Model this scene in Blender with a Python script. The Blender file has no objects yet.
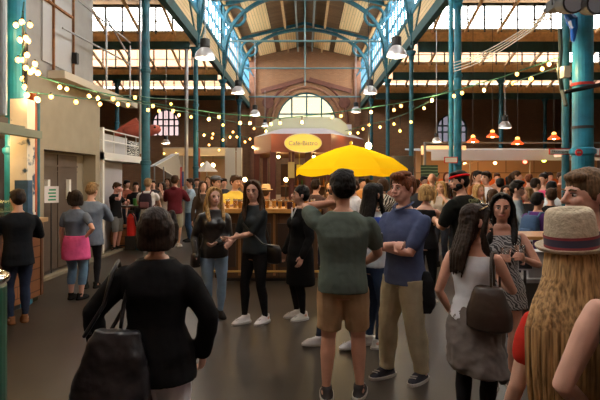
import bpy, bmesh, math, random
from mathutils import Vector, Matrix, Euler
random.seed(7)
S = bpy.context.scene
COL = S.collection
PI = math.pi
def R(d): return math.radians(d)

# ------------------------------------------------------------------ camera: f = 500 px on 600, level, eye height 1.78
cd = bpy.data.cameras.new('camera'); cam = bpy.data.objects.new('camera', cd); COL.objects.link(cam)
cam.location = (0, 0, 1.78); cam.rotation_euler = (PI/2, 0, 0)
cd.sensor_width = 36; cd.lens = 30; cd.shift_x = -5/600; cd.shift_y = -22/600; cd.clip_start = .05; cd.clip_end = 300
S.camera = cam
def X(px, Y): return (px-305)*Y/500
def Z(py, Y): return 1.78-(py-178)*Y/500
def P(px, py, Y): return Vector((X(px, Y), Y, Z(py, Y)))

# ------------------------------------------------------------------ materials
_M = {}
def mat(name, c, rough=.6, metal=0, noise=None, bump=0, emit=None, alpha=None, spec=.5, trans=0, wave=None, rust=None):
    if name in _M: return _M[name]
    m = bpy.data.materials.new(name); m.use_nodes = True
    nt = m.node_tree; b = nt.nodes['Principled BSDF']
    c = tuple(c)+(1,) if len(c) == 3 else c
    b.inputs['Base Color'].default_value = c
    b.inputs['Roughness'].default_value = rough; b.inputs['Metallic'].default_value = metal
    b.inputs['Specular IOR Level'].default_value = spec
    if trans: b.inputs['Transmission Weight'].default_value = trans
    L = nt.links.new
    tc = nt.nodes.new('ShaderNodeTexCoord')
    if noise or bump:
        sc, am = noise or (8, 0)
        n = nt.nodes.new('ShaderNodeTexNoise'); n.inputs['Scale'].default_value = sc; n.inputs['Detail'].default_value = 5
        L(tc.outputs['Object'], n.inputs['Vector'])
        if am:
            r = nt.nodes.new('ShaderNodeMapRange'); r.inputs['From Min'].default_value = .3; r.inputs['From Max'].default_value = .7
            r.inputs['To Min'].default_value = 1-am; r.inputs['To Max'].default_value = 1+am
            L(n.outputs['Fac'], r.inputs['Value'])
            v = nt.nodes.new('ShaderNodeVectorMath'); v.operation = 'SCALE'; v.inputs[0].default_value = c[:3]
            L(r.outputs['Result'], v.inputs['Scale']); out = v.outputs['Vector']
            if rust:
                n2 = nt.nodes.new('ShaderNodeTexNoise'); n2.inputs['Scale'].default_value = rust[0]; n2.inputs['Detail'].default_value = 8
                L(tc.outputs['Object'], n2.inputs['Vector'])
                r2 = nt.nodes.new('ShaderNodeMapRange'); r2.inputs['From Min'].default_value = rust[1]; r2.inputs['From Max'].default_value = rust[1]+.04
                L(n2.outputs['Fac'], r2.inputs['Value'])
                mx = nt.nodes.new('ShaderNodeMix'); mx.data_type = 'RGBA'
                L(r2.outputs['Result'], mx.inputs['Factor']); L(out, mx.inputs['A']); mx.inputs['B'].default_value = tuple(rust[2])+(1,)
                out = mx.outputs['Result']
            L(out, b.inputs['Base Color'])
        if bump:
            bp = nt.nodes.new('ShaderNodeBump'); bp.inputs['Strength'].default_value = bump; bp.inputs['Distance'].default_value = .02
            L(n.outputs['Fac'], bp.inputs['Height']); L(bp.outputs['Normal'], b.inputs['Normal'])
    if wave:   # stripes: (direction, scale, other colour, sharpness)
        w = nt.nodes.new('ShaderNodeTexWave'); w.bands_direction = wave[0]; w.inputs['Scale'].default_value = wave[1]
        w.inputs['Distortion'].default_value = wave[4] if len(wave) > 4 else 0
        L(tc.outputs['Object'], w.inputs['Vector'])
        r = nt.nodes.new('ShaderNodeMapRange'); r.inputs['From Min'].default_value = wave[3]; r.inputs['From Max'].default_value = min(1, wave[3]+.12)
        L(w.outputs['Fac'], r.inputs['Value'])
        mx = nt.nodes.new('ShaderNodeMix'); mx.data_type = 'RGBA'
        L(r.outputs['Result'], mx.inputs['Factor']); mx.inputs['A'].default_value = c; mx.inputs['B'].default_value = tuple(wave[2])+(1,)
        L(mx.outputs['Result'], b.inputs['Base Color'])
    if emit:
        b.inputs['Emission Color'].default_value = tuple(emit[0])+(1,); b.inputs['Emission Strength'].default_value = emit[1]
    _M[name] = m
    return m
def planks(name, c1, c2, scale, axis):       # boards: brick texture with long cells; axis = which coordinates run (u along, v across)
    if name in _M: return _M[name]
    m = bpy.data.materials.new(name); m.use_nodes = True; nt = m.node_tree; b = nt.nodes['Principled BSDF']; b.inputs['Roughness'].default_value = .8
    L = nt.links.new
    tc = nt.nodes.new('ShaderNodeTexCoord'); sp = nt.nodes.new('ShaderNodeSeparateXYZ'); cb = nt.nodes.new('ShaderNodeCombineXYZ')
    L(tc.outputs['Object'], sp.inputs[0]); L(sp.outputs[axis[0]], cb.inputs['X']); L(sp.outputs[axis[1]], cb.inputs['Y'])
    t = nt.nodes.new('ShaderNodeTexBrick'); L(cb.outputs[0], t.inputs['Vector'])
    t.inputs['Scale'].default_value = 1; t.inputs['Brick Width'].default_value = scale[0]; t.inputs['Row Height'].default_value = scale[1]
    t.inputs['Mortar Size'].default_value = scale[2]; t.inputs['Bias'].default_value = 0
    t.inputs['Color1'].default_value = tuple(c1)+(1,); t.inputs['Color2'].default_value = tuple(c2)+(1,)
    t.inputs['Mortar'].default_value = tuple(x*.4 for x in c1)+(1,) if len(scale) < 4 else tuple(scale[3])+(1,)
    L(t.outputs['Color'], b.inputs['Base Color'])
    bp = nt.nodes.new('ShaderNodeBump'); bp.inputs['Strength'].default_value = .4; bp.inputs['Distance'].default_value = .02; bp.invert = True
    L(t.outputs['Fac'], bp.inputs['Height']); L(bp.outputs['Normal'], b.inputs['Normal'])
    _M[name] = m; return m
def pane_glass(name, tint=(.95, .97, 1), gloss=.06):
    if name in _M: return _M[name]
    m = bpy.data.materials.new(name); m.use_nodes = True; nt = m.node_tree; nt.nodes.clear()
    o = nt.nodes.new('ShaderNodeOutputMaterial'); t = nt.nodes.new('ShaderNodeBsdfTransparent'); t.inputs[0].default_value = tuple(tint)+(1,)
    g = nt.nodes.new('ShaderNodeBsdfGlossy'); g.inputs['Roughness'].default_value = .1
    mx = nt.nodes.new('ShaderNodeMixShader'); mx.inputs[0].default_value = gloss
    nt.links.new(t.outputs[0], mx.inputs[1]); nt.links.new(g.outputs[0], mx.inputs[2]); nt.links.new(mx.outputs[0], o.inputs[0])
    _M[name] = m; return m
def thin_cloth(name, c, tr=.5):
    if name in _M: return _M[name]
    m = bpy.data.materials.new(name); m.use_nodes = True; nt = m.node_tree; nt.nodes.clear()
    o = nt.nodes.new('ShaderNodeOutputMaterial'); d = nt.nodes.new('ShaderNodeBsdfDiffuse'); t = nt.nodes.new('ShaderNodeBsdfTranslucent')
    d.inputs[0].default_value = t.inputs[0].default_value = tuple(c)+(1,)
    mx = nt.nodes.new('ShaderNodeMixShader'); mx.inputs[0].default_value = tr
    nt.links.new(d.outputs[0], mx.inputs[1]); nt.links.new(t.outputs[0], mx.inputs[2]); nt.links.new(mx.outputs[0], o.inputs[0])
    _M[name] = m; return m

# ------------------------------------------------------------------ objects
def empty(name, label=None, cat=None, loc=(0, 0, 0), rz=0, group=None):
    o = bpy.data.objects.new(name, None); COL.objects.link(o); o.location = loc; o.rotation_euler = (0, 0, rz); o.empty_display_size = .1
    tag(o, label, cat, group); return o
def tag(o, label=None, cat=None, group=None, kind=None):
    if label: o['label'] = label
    if cat: o['category'] = cat
    if group: o['group'] = group
    if kind: o['kind'] = kind
    return o
class MB:
    """collects shapes for ONE mesh"""
    def __init__(s): s.v = []; s.f = []
    def add(s, vs, fs):
        n = len(s.v); s.v += [tuple(v) for v in vs]; s.f += [tuple(i+n for i in f) for f in fs]; return s
    def box(s, x0, x1, y0, y1, z0, z1):
        return s.add([(x0,y0,z0),(x1,y0,z0),(x1,y1,z0),(x0,y1,z0),(x0,y0,z1),(x1,y0,z1),(x1,y1,z1),(x0,y1,z1)],
              [(3,2,1,0),(4,5,6,7),(0,1,5,4),(1,2,6,5),(2,3,7,6),(3,0,4,7)])
    def bar(s, a, b, w, h, up=(0, 0, 1)):
        a = Vector(a); b = Vector(b); d = (b-a).normalized(); up = Vector(up)
        if abs(d.dot(up)) > .99: up = Vector((0, 1, 0))
        r = d.cross(up).normalized()*w/2; u = r.cross(d).normalized()*h/2
        return s.add([a-r-u, a+r-u, a+r+u, a-r+u, b-r-u, b+r-u, b+r+u, b-r+u], [(3,2,1,0),(4,5,6,7),(0,1,5,4),(1,2,6,5),(2,3,7,6),(3,0,4,7)])
    def tube(s, pts, rad, n=10, caps=True, flat=None, dome=True):
        """swept tube; rad number or list; flat=(dir, factor) squashes along dir"""
        pts = [Vector(p) for p in pts]; m = len(pts)
        if not hasattr(rad, '__len__'): rad = [rad]*m
        if dome and caps:     # rounded ends
            d0 = (pts[0]-pts[1]).normalized(); d1 = (pts[-1]-pts[-2]).normalized(); r0 = rad[0]; r1 = rad[-1]
            pts = [pts[0]+d0*r0*.9, pts[0]+d0*r0*.55]+pts+[pts[-1]+d1*r1*.55, pts[-1]+d1*r1*.9]
            rad = [r0*.4, r0*.83]+list(rad)+[r1*.83, r1*.4]; m += 4
        vs = []; u = None
        for i, p in enumerate(pts):
            t = (pts[min(i+1, m-1)]-pts[max(i-1, 0)]).normalized()
            if u is None:
                a = Vector((0, 0, 1)) if abs(t.z) < .9 else Vector((0, 1, 0)); u = (a-t*a.dot(t)).normalized()
            else:
                u = (u-t*u.dot(t)); u = u.normalized() if u.length > 1e-6 else Vector((1, 0, 0))
            w = t.cross(u)
            for k in range(n):
                q = (u*math.cos(2*PI*k/n)+w*math.sin(2*PI*k/n))*rad[i]
                if flat: fd = Vector(flat[0]).normalized(); q = q-fd*q.dot(fd)*(1-flat[1])
                vs.append(p+q)
        fs = [(i*n+k, i*n+(k+1) % n, (i+1)*n+(k+1) % n, (i+1)*n+k) for i in range(m-1) for k in range(n)]
        if caps: fs += [tuple(range(n))[::-1], tuple((m-1)*n+k for k in range(n))]
        return s.add(vs, fs)
    def stack(s, secs, n=20, c=(0, 0), open_=False, p=2.0):
        """stack of superelliptic sections (z, rx, ry, cx, cy) seen from above"""
        vs = []
        for q in secs:
            z, rx, ry = q[:3]; cx, cy = (q[3], q[4]) if len(q) > 3 else (0, 0)
            for k in range(n):
                a = 2*PI*k/n; ca, sa = math.cos(a), math.sin(a)
                vs.append((c[0]+cx+rx*math.copysign(abs(ca)**(2/p), ca), c[1]+cy+ry*math.copysign(abs(sa)**(2/p), sa), z))
        m = len(secs)
        fs = [(i*n+k, i*n+(k+1) % n, (i+1)*n+(k+1) % n, (i+1)*n+k) for i in range(m-1) for k in range(n)]
        if not open_: fs += [tuple(range(n))[::-1], tuple((m-1)*n+k for k in range(n))]
        return s.add(vs, fs)
    def ell(s, c, r, rot=None, n=14, m=9):
        vs = []; c = Vector(c)
        for i in range(1, m):
            t = PI*i/m
            for k in range(n):
                a = 2*PI*k/n; q = Vector((r[0]*math.sin(t)*math.cos(a), r[1]*math.sin(t)*math.sin(a), -r[2]*math.cos(t)))
                vs.append(c+(rot @ q if rot else q))
        fs = [(i*n+k, i*n+(k+1) % n, (i+1)*n+(k+1) % n, (i+1)*n+k) for i in range(m-2) for k in range(n)]
        b = Vector((0, 0, -r[2])); t = Vector((0, 0, r[2])); vs += [c+(rot @ b if rot else b), c+(rot @ t if rot else t)]; q = (m-1)*n
        fs += [(q, (k+1) % n, k) for k in range(n)]+[(q+1, (m-2)*n+k, (m-2)*n+(k+1) % n) for k in range(n)]
        return s.add(vs, fs)
    def prism(s, pts, d):
        """polygon (3D points) pushed along vector d"""
        n = len(pts); d = Vector(d); a = [Vector(p) for p in pts]
        return s.add(a+[p+d for p in a], [tuple(range(n))[::-1], tuple(range(n, 2*n))]+[(i, (i+1) % n, n+(i+1) % n, n+i) for i in range(n)])
    def xform(s, M, i0=0):
        for i in range(i0, len(s.v)): s.v[i] = tuple(M @ Vector(s.v[i]))
        return s
    def build(s, name, m, parent=None, smooth=False, bevel=0, fix=True):
        me = bpy.data.meshes.new(name); me.from_pydata([tuple(v) for v in s.v], [], s.f)
        if fix:
            bm = bmesh.new(); bm.from_mesh(me); bmesh.ops.recalc_face_normals(bm, faces=bm.faces[:]); bm.to_mesh(me); bm.free()
        me.materials.append(m)
        o = bpy.data.objects.new(name, me); COL.objects.link(o)
        if parent: o.parent = parent
        if smooth: me.shade_smooth()
        if bevel:
            b = o.modifiers.new('bevel', 'BEVEL'); b.width = bevel; b.segments = 2; b.limit_method = 'ANGLE'
        return o
def struct(o): o['kind'] = 'structure'; return o
def text(name, body, size, m, M, parent, bold=0, ext=.002):
    cu = bpy.data.curves.new(name, 'FONT'); cu.body = body; cu.size = size; cu.align_x = 'CENTER'; cu.align_y = 'CENTER'; cu.extrude = ext; cu.offset = bold; cu.resolution_u = 3
    t = bpy.data.objects.new(name, cu); COL.objects.link(t); bpy.context.view_layer.update()
    me = bpy.data.meshes.new_from_object(t.evaluated_get(bpy.context.evaluated_depsgraph_get())); bpy.data.objects.remove(t)
    me.transform(M); me.materials.clear(); me.materials.append(m)
    o = bpy.data.objects.new(name, me); COL.objects.link(o); o.parent = parent; return o
def facing(loc, yaw=0):      # text matrix: faces -Y, turned by yaw
    return Matrix.Translation(loc) @ Matrix.Rotation(yaw, 4, 'Z') @ Matrix.Rotation(PI/2, 4, 'X')
def copy_tree(o, parent=None):
    c = o.copy(); COL.objects.link(c)
    if parent: c.parent = parent
    for ch in list(o.children): copy_tree(ch, c)
    return c
def lamp(name, loc, e, c=(1, .72, .4), r=.05, parent=None):
    l = bpy.data.lights.new(name, 'POINT'); l.energy = e; l.color = c; l.shadow_soft_size = r
    o = bpy.data.objects.new(name, l); COL.objects.link(o); o.location = loc
    if parent: o.parent = parent
    return o
# ================================================================== the hall
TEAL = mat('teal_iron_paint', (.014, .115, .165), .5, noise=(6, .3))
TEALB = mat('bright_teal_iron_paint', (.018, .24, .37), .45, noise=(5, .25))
DTEAL = mat('dark_teal_beam_paint', (.02, .075, .08), .6, noise=(4, .2))
WOODB = mat('warm_rafter_wood', (.66, .41, .19), .7, noise=(9, .2))
STEEL = mat('galvanised_steel', (.4, .42, .45), .4, metal=.7)
BLACK = mat('black_plastic', (.012, .012, .014), .5)
WHITE = mat('white_paint', (.75, .75, .72), .6)
GLASS = pane_glass('window_glass')
WL, WR, YF, YB = -16.0, 18.0, 36.0, -5.0
# floor
struct(MB().box(WL-.3, WR+.3, YB-8, YF+.4, -.2, 0).build('floor', mat('dark_asphalt_floor', (.034, .027, .021), .38, noise=(1.3, .28), bump=.12, spec=.45)))
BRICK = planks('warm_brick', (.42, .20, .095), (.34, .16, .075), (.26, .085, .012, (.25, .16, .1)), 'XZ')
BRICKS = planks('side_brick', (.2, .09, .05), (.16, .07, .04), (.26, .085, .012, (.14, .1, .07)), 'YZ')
# far wall, built of slabs round three arched windows
def arch_pts(cx, zs, r, n=14, a0=0, a1=PI): return [(cx+r*math.cos(a0+(a1-a0)*i/n), zs+r*math.sin(a0+(a1-a0)*i/n)) for i in range(n+1)]
wins = [(-10.05, 4.85, 1.0, .9), (0.12, 3.6, 2.15, 2.2), (10.6, 4.4, 1.1, .9)]     # centre, sill z, half width, height of the straight part
fw = MB()
def wallstrip(x0, x1, z0, z1): fw.box(x0, x1, YF, YF+.4, z0, z1)
edges = [WL-.3]
for cx, sill, hw, st in wins:
    wallstrip(edges[-1], cx-hw, 0, 11.6 if abs(cx) < 99 else 9)
    wallstrip(cx-hw, cx+hw, 0, sill)
    top = sill+st; n = 16; pts = arch_pts(cx, top, hw, n)
    for (xa, za), (xb, zb) in zip(pts, pts[1:]):
        fw.prism([(xb, YF, zb), (xa, YF, za), (xa, YF, 11.6), (xb, YF, 11.6)], (0, .4, 0))
    edges.append(cx+hw)
wallstrip(edges[-1], WR+.3, 0, 11.6)
struct(fw.build('wall_far', BRICK))
for i, (cx, sill, hw, st) in enumerate(wins):
    top = sill+st
    g = MB().prism([(cx-hw, YF+.2, sill), (cx+hw, YF+.2, sill)]+[(x, YF+.2, z) for x, z in arch_pts(cx, top, hw, 16)], (0, .02, 0))
    g = struct(g.build(f'window_{i+1}', pane_glass('far_window_glass', (.34, .32, .26), .03) if i == 1 else pane_glass('rose_window_glass' if i == 0 else 'dimmed_window_glass', (.27, .235, .245) if i == 0 else (.13, .13, .15), .03)))  # glass tints dim the bright sky behind, the right pane most
    f = MB(); r = .05
    nx = 4 if i == 1 else 5
    for k in range(1, nx):
        x = cx-hw+2*hw*k/nx; f.bar((x, YF+.15, sill), (x, YF+.15, top+math.sqrt(max(0, hw*hw-(x-cx)**2))), .11, .07)
    zz = sill+.7
    while zz < top+hw*.6:
        w = hw if zz < top else math.sqrt(hw*hw-(zz-top)**2); f.bar((cx-w, YF+.15, zz), (cx+w, YF+.15, zz), .1, .1); zz += 1.05 if i == 1 else .45
    f.tube([(cx-hw+.05, YF+.15, sill)]+[(x, YF+.15, z) for x, z in arch_pts(cx, top, hw-.05, 16)][::-1]+[(cx+hw-.05, YF+.15, sill)], .06, 6)
    f.build('window_frame', TEAL if i == 1 else DTEAL, g)
# mouldings on the far wall: archivolts, low gable, roundels
TERRA = mat('dark_terracotta_moulding', (.17, .06, .04), .7, noise=(5, .2)); TERRA2 = mat('terracotta_moulding', (.27, .12, .07), .7, noise=(5, .2))
zt = wins[1][1]+wins[1][3]; k = 1
for rr, m, th in ((2.5, TERRA2, .1), (2.95, TERRA, .09)):
    struct(MB().tube([(.12+rr*math.cos(a), YF-.04, zt+rr*math.sin(a)) for a in [PI*i/24 for i in range(25)]], th, 8).build(f'trim_{k}', m, smooth=True)); k += 1
for sx in (-1, 1):
    struct(MB().bar((.1+sx*3.25, YF-.1, 8.0), (.1+sx*.2, YF-.1, 8.85), .2, .3).build(f'trim_{k}', TERRA)); k += 1
    struct(MB().stack([(0, .42, .42), (.12, .42, .42)], 24).xform(Matrix.Translation((.1+sx*2.75, YF, 7.2)) @ Matrix.Rotation(PI/2, 4, 'X')).build(f'trim_{k}', TERRA, smooth=False)); k += 1
    struct(MB().box(sx*3.75-.22, sx*3.75+.22, YF-.18, YF, 0, 10.3).build(f'trim_{k}', TERRA2)); k += 1
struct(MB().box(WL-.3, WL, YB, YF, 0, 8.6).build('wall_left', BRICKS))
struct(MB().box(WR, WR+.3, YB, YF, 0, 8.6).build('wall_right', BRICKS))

YL = [1.2, 7.0, 12.5, 18.4, 24.3, 30.4, 36.0]; YRR = [1.4, 7.2, 13.1, 18.8, 24.2, 30.1, 36.0]
# nave ceiling: two low slopes of planks, cream boards let in, ridge beams
PLK = planks('brown_ceiling_planks', (.23, .125, .055), (.17, .09, .04), (4, .22, .012), 'XY')
CRM = planks('cream_ribbed_ceiling_panels', (.98, .70, .36), (.92, .64, .32), (3, .15, .012, (.5, .38, .22)), 'YX')
c = MB()
for s in (-1, 1):
    c.prism([(s*4.3, YB, 10.3), (s*.02, YB, 11.3), (s*.02, YB, 11.5), (s*4.3, YB, 10.5)], (0, YF-YB+.4, 0))
    # steps of the purlins
struct(c.build('ceiling', PLK))
for s in (-1, 1):
    for x0, x1, y0, y1 in ((2.05, 3.2, 12, 23.9), (2.05, 3.2, 24.8, 29.9), (2.05, 3.2, 30.8, 35.5), (.6, 1.7, 30.8, 35.5)):
        za, zb = 11.3-x0/4.3, 11.3-x1/4.3
        o = MB().prism([(s*x0, y0, za-.02), (s*x1, y0, zb-.02), (s*x1, y0, zb-.1), (s*x0, y0, za-.1)], (0, y1-y0, 0)).build('ceiling_panel', CRM)
        tag(o, ('wide cream ribbed ceiling panel %s of the nave, %s' % ('left' if s < 0 else 'right', {12: 'nearest the camera', 24.8: 'between the two round-eyed arches', 30.8: 'against the far brick gable'}[y0])) if x0 > 1 else
            'short cream ceiling panel by the ridge, %s of centre at the far gable' % ('left' if s < 0 else 'right'), 'ceiling panel', 'cream panels under the nave roof')
    for x in (1.2, 3.9):
        z = 11.3-x/4.3-.1
        tag(MB().box(s*x-.06, s*x+.06, YB, YF, z-.12, z+.05).build('roof_purlin', WOODB), 'long wooden purlin running %s the nave roof, %s side' % ('close to the ridge of' if x < 2 else 'low under the eaves of', 'left' if s < 0 else 'right'), 'beam')
    tag(MB().box(s*.5-.05, s*.5+.05, YB, YF-.1, 10.85, 11.15).build('ridge_beam', mat('grey_ridge_paint', (.25, .28, .27), .6)), 'grey ridge beam just %s of the nave centre line' % ('left' if s < 0 else 'right'), 'beam', 'pair of ridge beams')
# iron columns
def column(x, y, r, label, ztop=6.55, pipe=True, m=TEAL, base=1):
    t = empty('iron_column', label, 'column', (x, y, 0))
    b = MB().stack([(0, r*1.9*base, r*1.9*base), (.35, r*1.9*base, r*1.9*base), (.42, r*1.5*base, r*1.5*base), (.9, r*1.35*base, r*1.35*base), (.96, r*1.1, r*1.1)], 20, p=3).build('base', m, t)
    MB().stack([(.9, r, r), (2.1, r, r), (2.12, r*1.12, r*1.12), (2.2, r*1.12, r*1.12), (2.22, r*.95, r*.95), (4.4, r*.93, r*.93), (4.42, r*1.08, r*1.08), (4.5, r*1.08, r*1.08), (4.52, r*.9, r*.9), (ztop-.3, r*.88, r*.88)], 20).build('shaft', m, t, smooth=False)
    MB().stack([(ztop-.35, r*.95, r*.95), (ztop-.25, r*1.3, r*1.3), (ztop-.2, r*1.1, r*1.1), (ztop-.05, r*1.9, r*1.9), (ztop, r*2, r*2)], 16).build('capital', m, t)
    for k in range(2):
        z = (2.16, 4.46)[k]; MB().stack([(z-.03, r*1.2, r*1.2), (z+.03, r*1.2, r*1.2)], 20).build('collar', m, t)
    return t
ordn = ['', 'nearest', 'second', 'third', 'fourth', 'fifth']
lr = [0, .11, .10, .09, .1, .1]
LL = ['', 'bright teal iron column hung with fairy lights behind the snack counter', 'tall teal iron column standing beside the white mezzanine', 'teal iron column behind the group at the left, painted red low down',
      'slim teal column of the left row, left of the café awning', 'furthest teal column of the left row, next to the far brick wall']
LR_ = ['', 'thick bright teal column at the right edge carrying stage lamps', 'bright teal column above the man with the red headband', 'teal column just right of the yellow parasol behind the blue-shirted man',
       'slim teal column of the right row, behind the parasol', 'furthest teal column of the right row beside the arched window']
for k in range(1, 6):
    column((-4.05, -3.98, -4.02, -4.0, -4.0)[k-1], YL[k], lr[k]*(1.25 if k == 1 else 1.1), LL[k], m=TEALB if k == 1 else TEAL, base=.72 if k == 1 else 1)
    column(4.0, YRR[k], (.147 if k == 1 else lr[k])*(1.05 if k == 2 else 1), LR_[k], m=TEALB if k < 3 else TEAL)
def pipe(x, y, r, m, label, z0=0, z1=6.8, name='downpipe', cat='pipe'):
    return tag(MB().tube([(x, y, z0), (x, y, z1)], r, 12, dome=False).build(name, m, smooth=False), label, cat)
pipe(X(565.5, 7.6), 7.6, .055, TEAL, 'thin teal pipe just left of the thick column with the stage lamps')
pipe(X(451, 12.9), 12.9, .06, TEALB, 'thin teal pipe hugging the left side of the column over the red headband')
pipe(X(186.5, 18.4), 18.4, .07, STEEL, 'grey metal downpipe left of the third column of the left row')
pipe(X(140, 12.7), 12.7, .03, STEEL, 'thin grey pipe left of the column beside the mezzanine', 2.4, 6.6)
pipe(X(199, 18.8), 18.8, .05, mat('rust_red_paint', (.3, .07, .03), .6), 'rust-red painted pipe at the third column of the left row', 0, 2.9)
pipe(X(33, 8.1), 8.1, .06, mat('red_brown_pipe', (.35, .07, .02), .5, noise=(5, .3)), 'red-brown pipe against the grey wall beside the snack counter', 0, 3.15)
pipe(X(37.5, 8.35), 8.35, .04, TEAL, 'thin green pipe in the corner right of the red-brown pipe', 0, 3.15)
pipe(X(3, 6.2), 6.2, .045, mat('pale_grey_pipe', (.45, .5, .52), .4), 'pale grey pipe at the left edge before the fairy-lit column', 2.56, 6.6)
# peeling white clad lower part of the nearest left column
MBw = MB().box(X(10, 6.75), X(27, 6.75), 6.75, 6.95, 1.2, 2.85)
tag(MBw.build('painted_pillar_board', mat('peeling_white_paint', (.75, .68, .55), .7, noise=(5, .08), rust=(2.6, .55, (.03, .08, .13)))), 'white pillar board with peeling paint behind the snack counter', 'board')
tag(MB().box(X(18, 6.7), X(31, 6.7), 6.62, 6.74, .9, 1.75).build('blue_pillar_base', mat('deep_blue_paint', (.02, .08, .16), .5, noise=(7, .4))), 'deep blue painted board under the peeling white pillar', 'board')

# clerestory: on each side of the nave, per bay a glazed frame between z 7.9 and 10.2
CLF = mat('sky_blue_clerestory_iron', (.03, .2, .33), .45)
SPANEL = planks('beige_wall_boards', (.7, .52, .3), (.64, .47, .26), (3, .16, .01), 'YZ')
wn = 4
for s, YS in ((-1, YL), (1, YRR)):
    x = s*4.05
    pw = MB().box(x-.05, x+.05, YB, YF, 7.15, 7.9)
    struct(pw.build('wall_nave_left' if s < 0 else 'wall_nave_right', SPANEL))
    for k in range(1, 6):
        ya, yb = YS[k]+.1, YS[k+1]-.1
        g = struct(MB().box(x-.01, x+.01, ya, yb, 7.95, 10.2).build(f'window_{wn}', pane_glass('bluish_clerestory_glass', (.94, .97, 1)))); wn += 1
        f = MB()
        for z, h in ((7.98, .12), (8.75, .06), (9.5, .06), (10.2, .14)): f.box(x-.05, x+.05, ya, yb, z-h/2, z+h/2)
        n = 7
        for i in range(n+1):
            y = ya+(yb-ya)*i/n; f.box(x-.04, x+.04, y-.03, y+.03, 7.95, 10.2)
        f.build('window_frame', CLF, g)
        fl = MB()      # tilted open vents
        for i in (1, 3, 5):
            y0 = ya+(yb-ya)*i/n; y1 = ya+(yb-ya)*(i+1)/n
            for a, b in (((x-s*.02, y0, 9.5), (x-s*.45, y0, 8.9)), ((x-s*.02, y1, 9.5), (x-s*.45, y1, 8.9)), ((x-s*.45, y0, 8.9), (x-s*.45, y1, 8.9))): fl.bar(a, b, .05, .05)
        fl.build('vent_flap', CLF, g)
        # eave beam and lower beam
    tag(MB().box(x-.1, x+.1, YB, YF, 6.8, 7.15).build('nave_girder', DTEAL), 'long dark teal girder over the %s row of columns' % ('left' if s < 0 else 'right'), 'beam')
    tag(MB().box(x-.12, x+.12, YB, YF, 7.85, 8.0).build('clerestory_sill_beam', CLF), 'blue sill beam under the %s clerestory' % ('left' if s < 0 else 'right'), 'beam')
# arches: curved iron rib with round eyes in the haunches, straight rafter, tie rod
AO = ['', 'nearest', 'second', 'third', 'middle', 'furthest']
for k in (3, 4, 5):
    y = (YL[k]+YRR[k])/2
    lab = {3: 'nearest iron arch, only its feet showing at the top corners', 4: 'teal iron arch with round eyes cut by the top of the picture', 5: 'complete teal iron arch with round eyes close to the brick gable'}[k]
    t = empty('roof_arch', lab, 'roof truss', (0, y, 0), group='iron arches of the nave')
    pts = []
    for i in range(33):
        a = PI*i/32; ca, sa = math.cos(a), math.sin(a)
        pts.append((-3.95*math.copysign(abs(ca)**.95, ca), 7.3+3.45*abs(sa)**.8))
    m = MB()
    for (xa, za), (xb, zb) in zip(pts, pts[1:]): m.bar((xa, 0, za), (xb, 0, zb), .15, .24, up=(0, 1, 0))
    m.build('arch_rib', TEAL, t)
    for s in (-1, 1):
        MB().bar((s*4.1, 0, 10.15), (s*.0, 0, 11.15), .12, .16).build('rafter', TEAL, t)
        MB().bar((s*4.0, 0, 6.8), (s*4.0, 0, 10.2), .16, .16).build('post', TEAL, t)
        ring = [(s*3.36+.46*math.cos(a), 0, 9.62+.46*math.sin(a)) for a in [2*PI*i/24 for i in range(25)]]
        MB().tube(ring, .075, 8).build('round_eye', TEAL, t)
        MB().bar((s*3.95, 0, 7.1), (s*3.6, 0, 9.2), .08, .1).build('brace', TEAL, t)
        # bracket from capital to clerestory sill
        MB().bar((s*4.0, -.0, 6.6), (s*4.0, -1.4, 7.9), .08, .12).build('bracket', DTEAL, t)
        MB().bar((s*4.0, .0, 6.6), (s*4.0, 1.4, 7.9), .08, .12).build('bracket', DTEAL, t)
    MB().tube([(-4, 0, 8.42), (4, 0, 8.42)], .05, 8, dome=False).build('tie_rod', mat('pale_teal_rod', (.12, .22, .24), .4), t)
    MB().tube([(0, 0, 8.42), (0, 0, 10.8)], .04, 8, dome=False).build('hanger_rod', mat('pale_teal_rod', (.22, .33, .33), .4), t)
tag(MB().tube([(-4.02, 35.5, 7.55), (4.02, 35.5, 7.55)], .06, 8, dome=False).build('tie_rod', mat('pale_teal_rod', (.22, .33, .33), .4)), 'thin pale tie rod crossing just above the arched window', 'rod')
tag(MB().tube([(0, 33.2, 7.9), (0, 33.2, 11)], .04, 8, dome=False).build('hanging_rod', mat('pale_teal_rod', (.22, .33, .33), .4)), 'thin vertical rod hanging on the centre line before the brick gable', 'rod')

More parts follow.
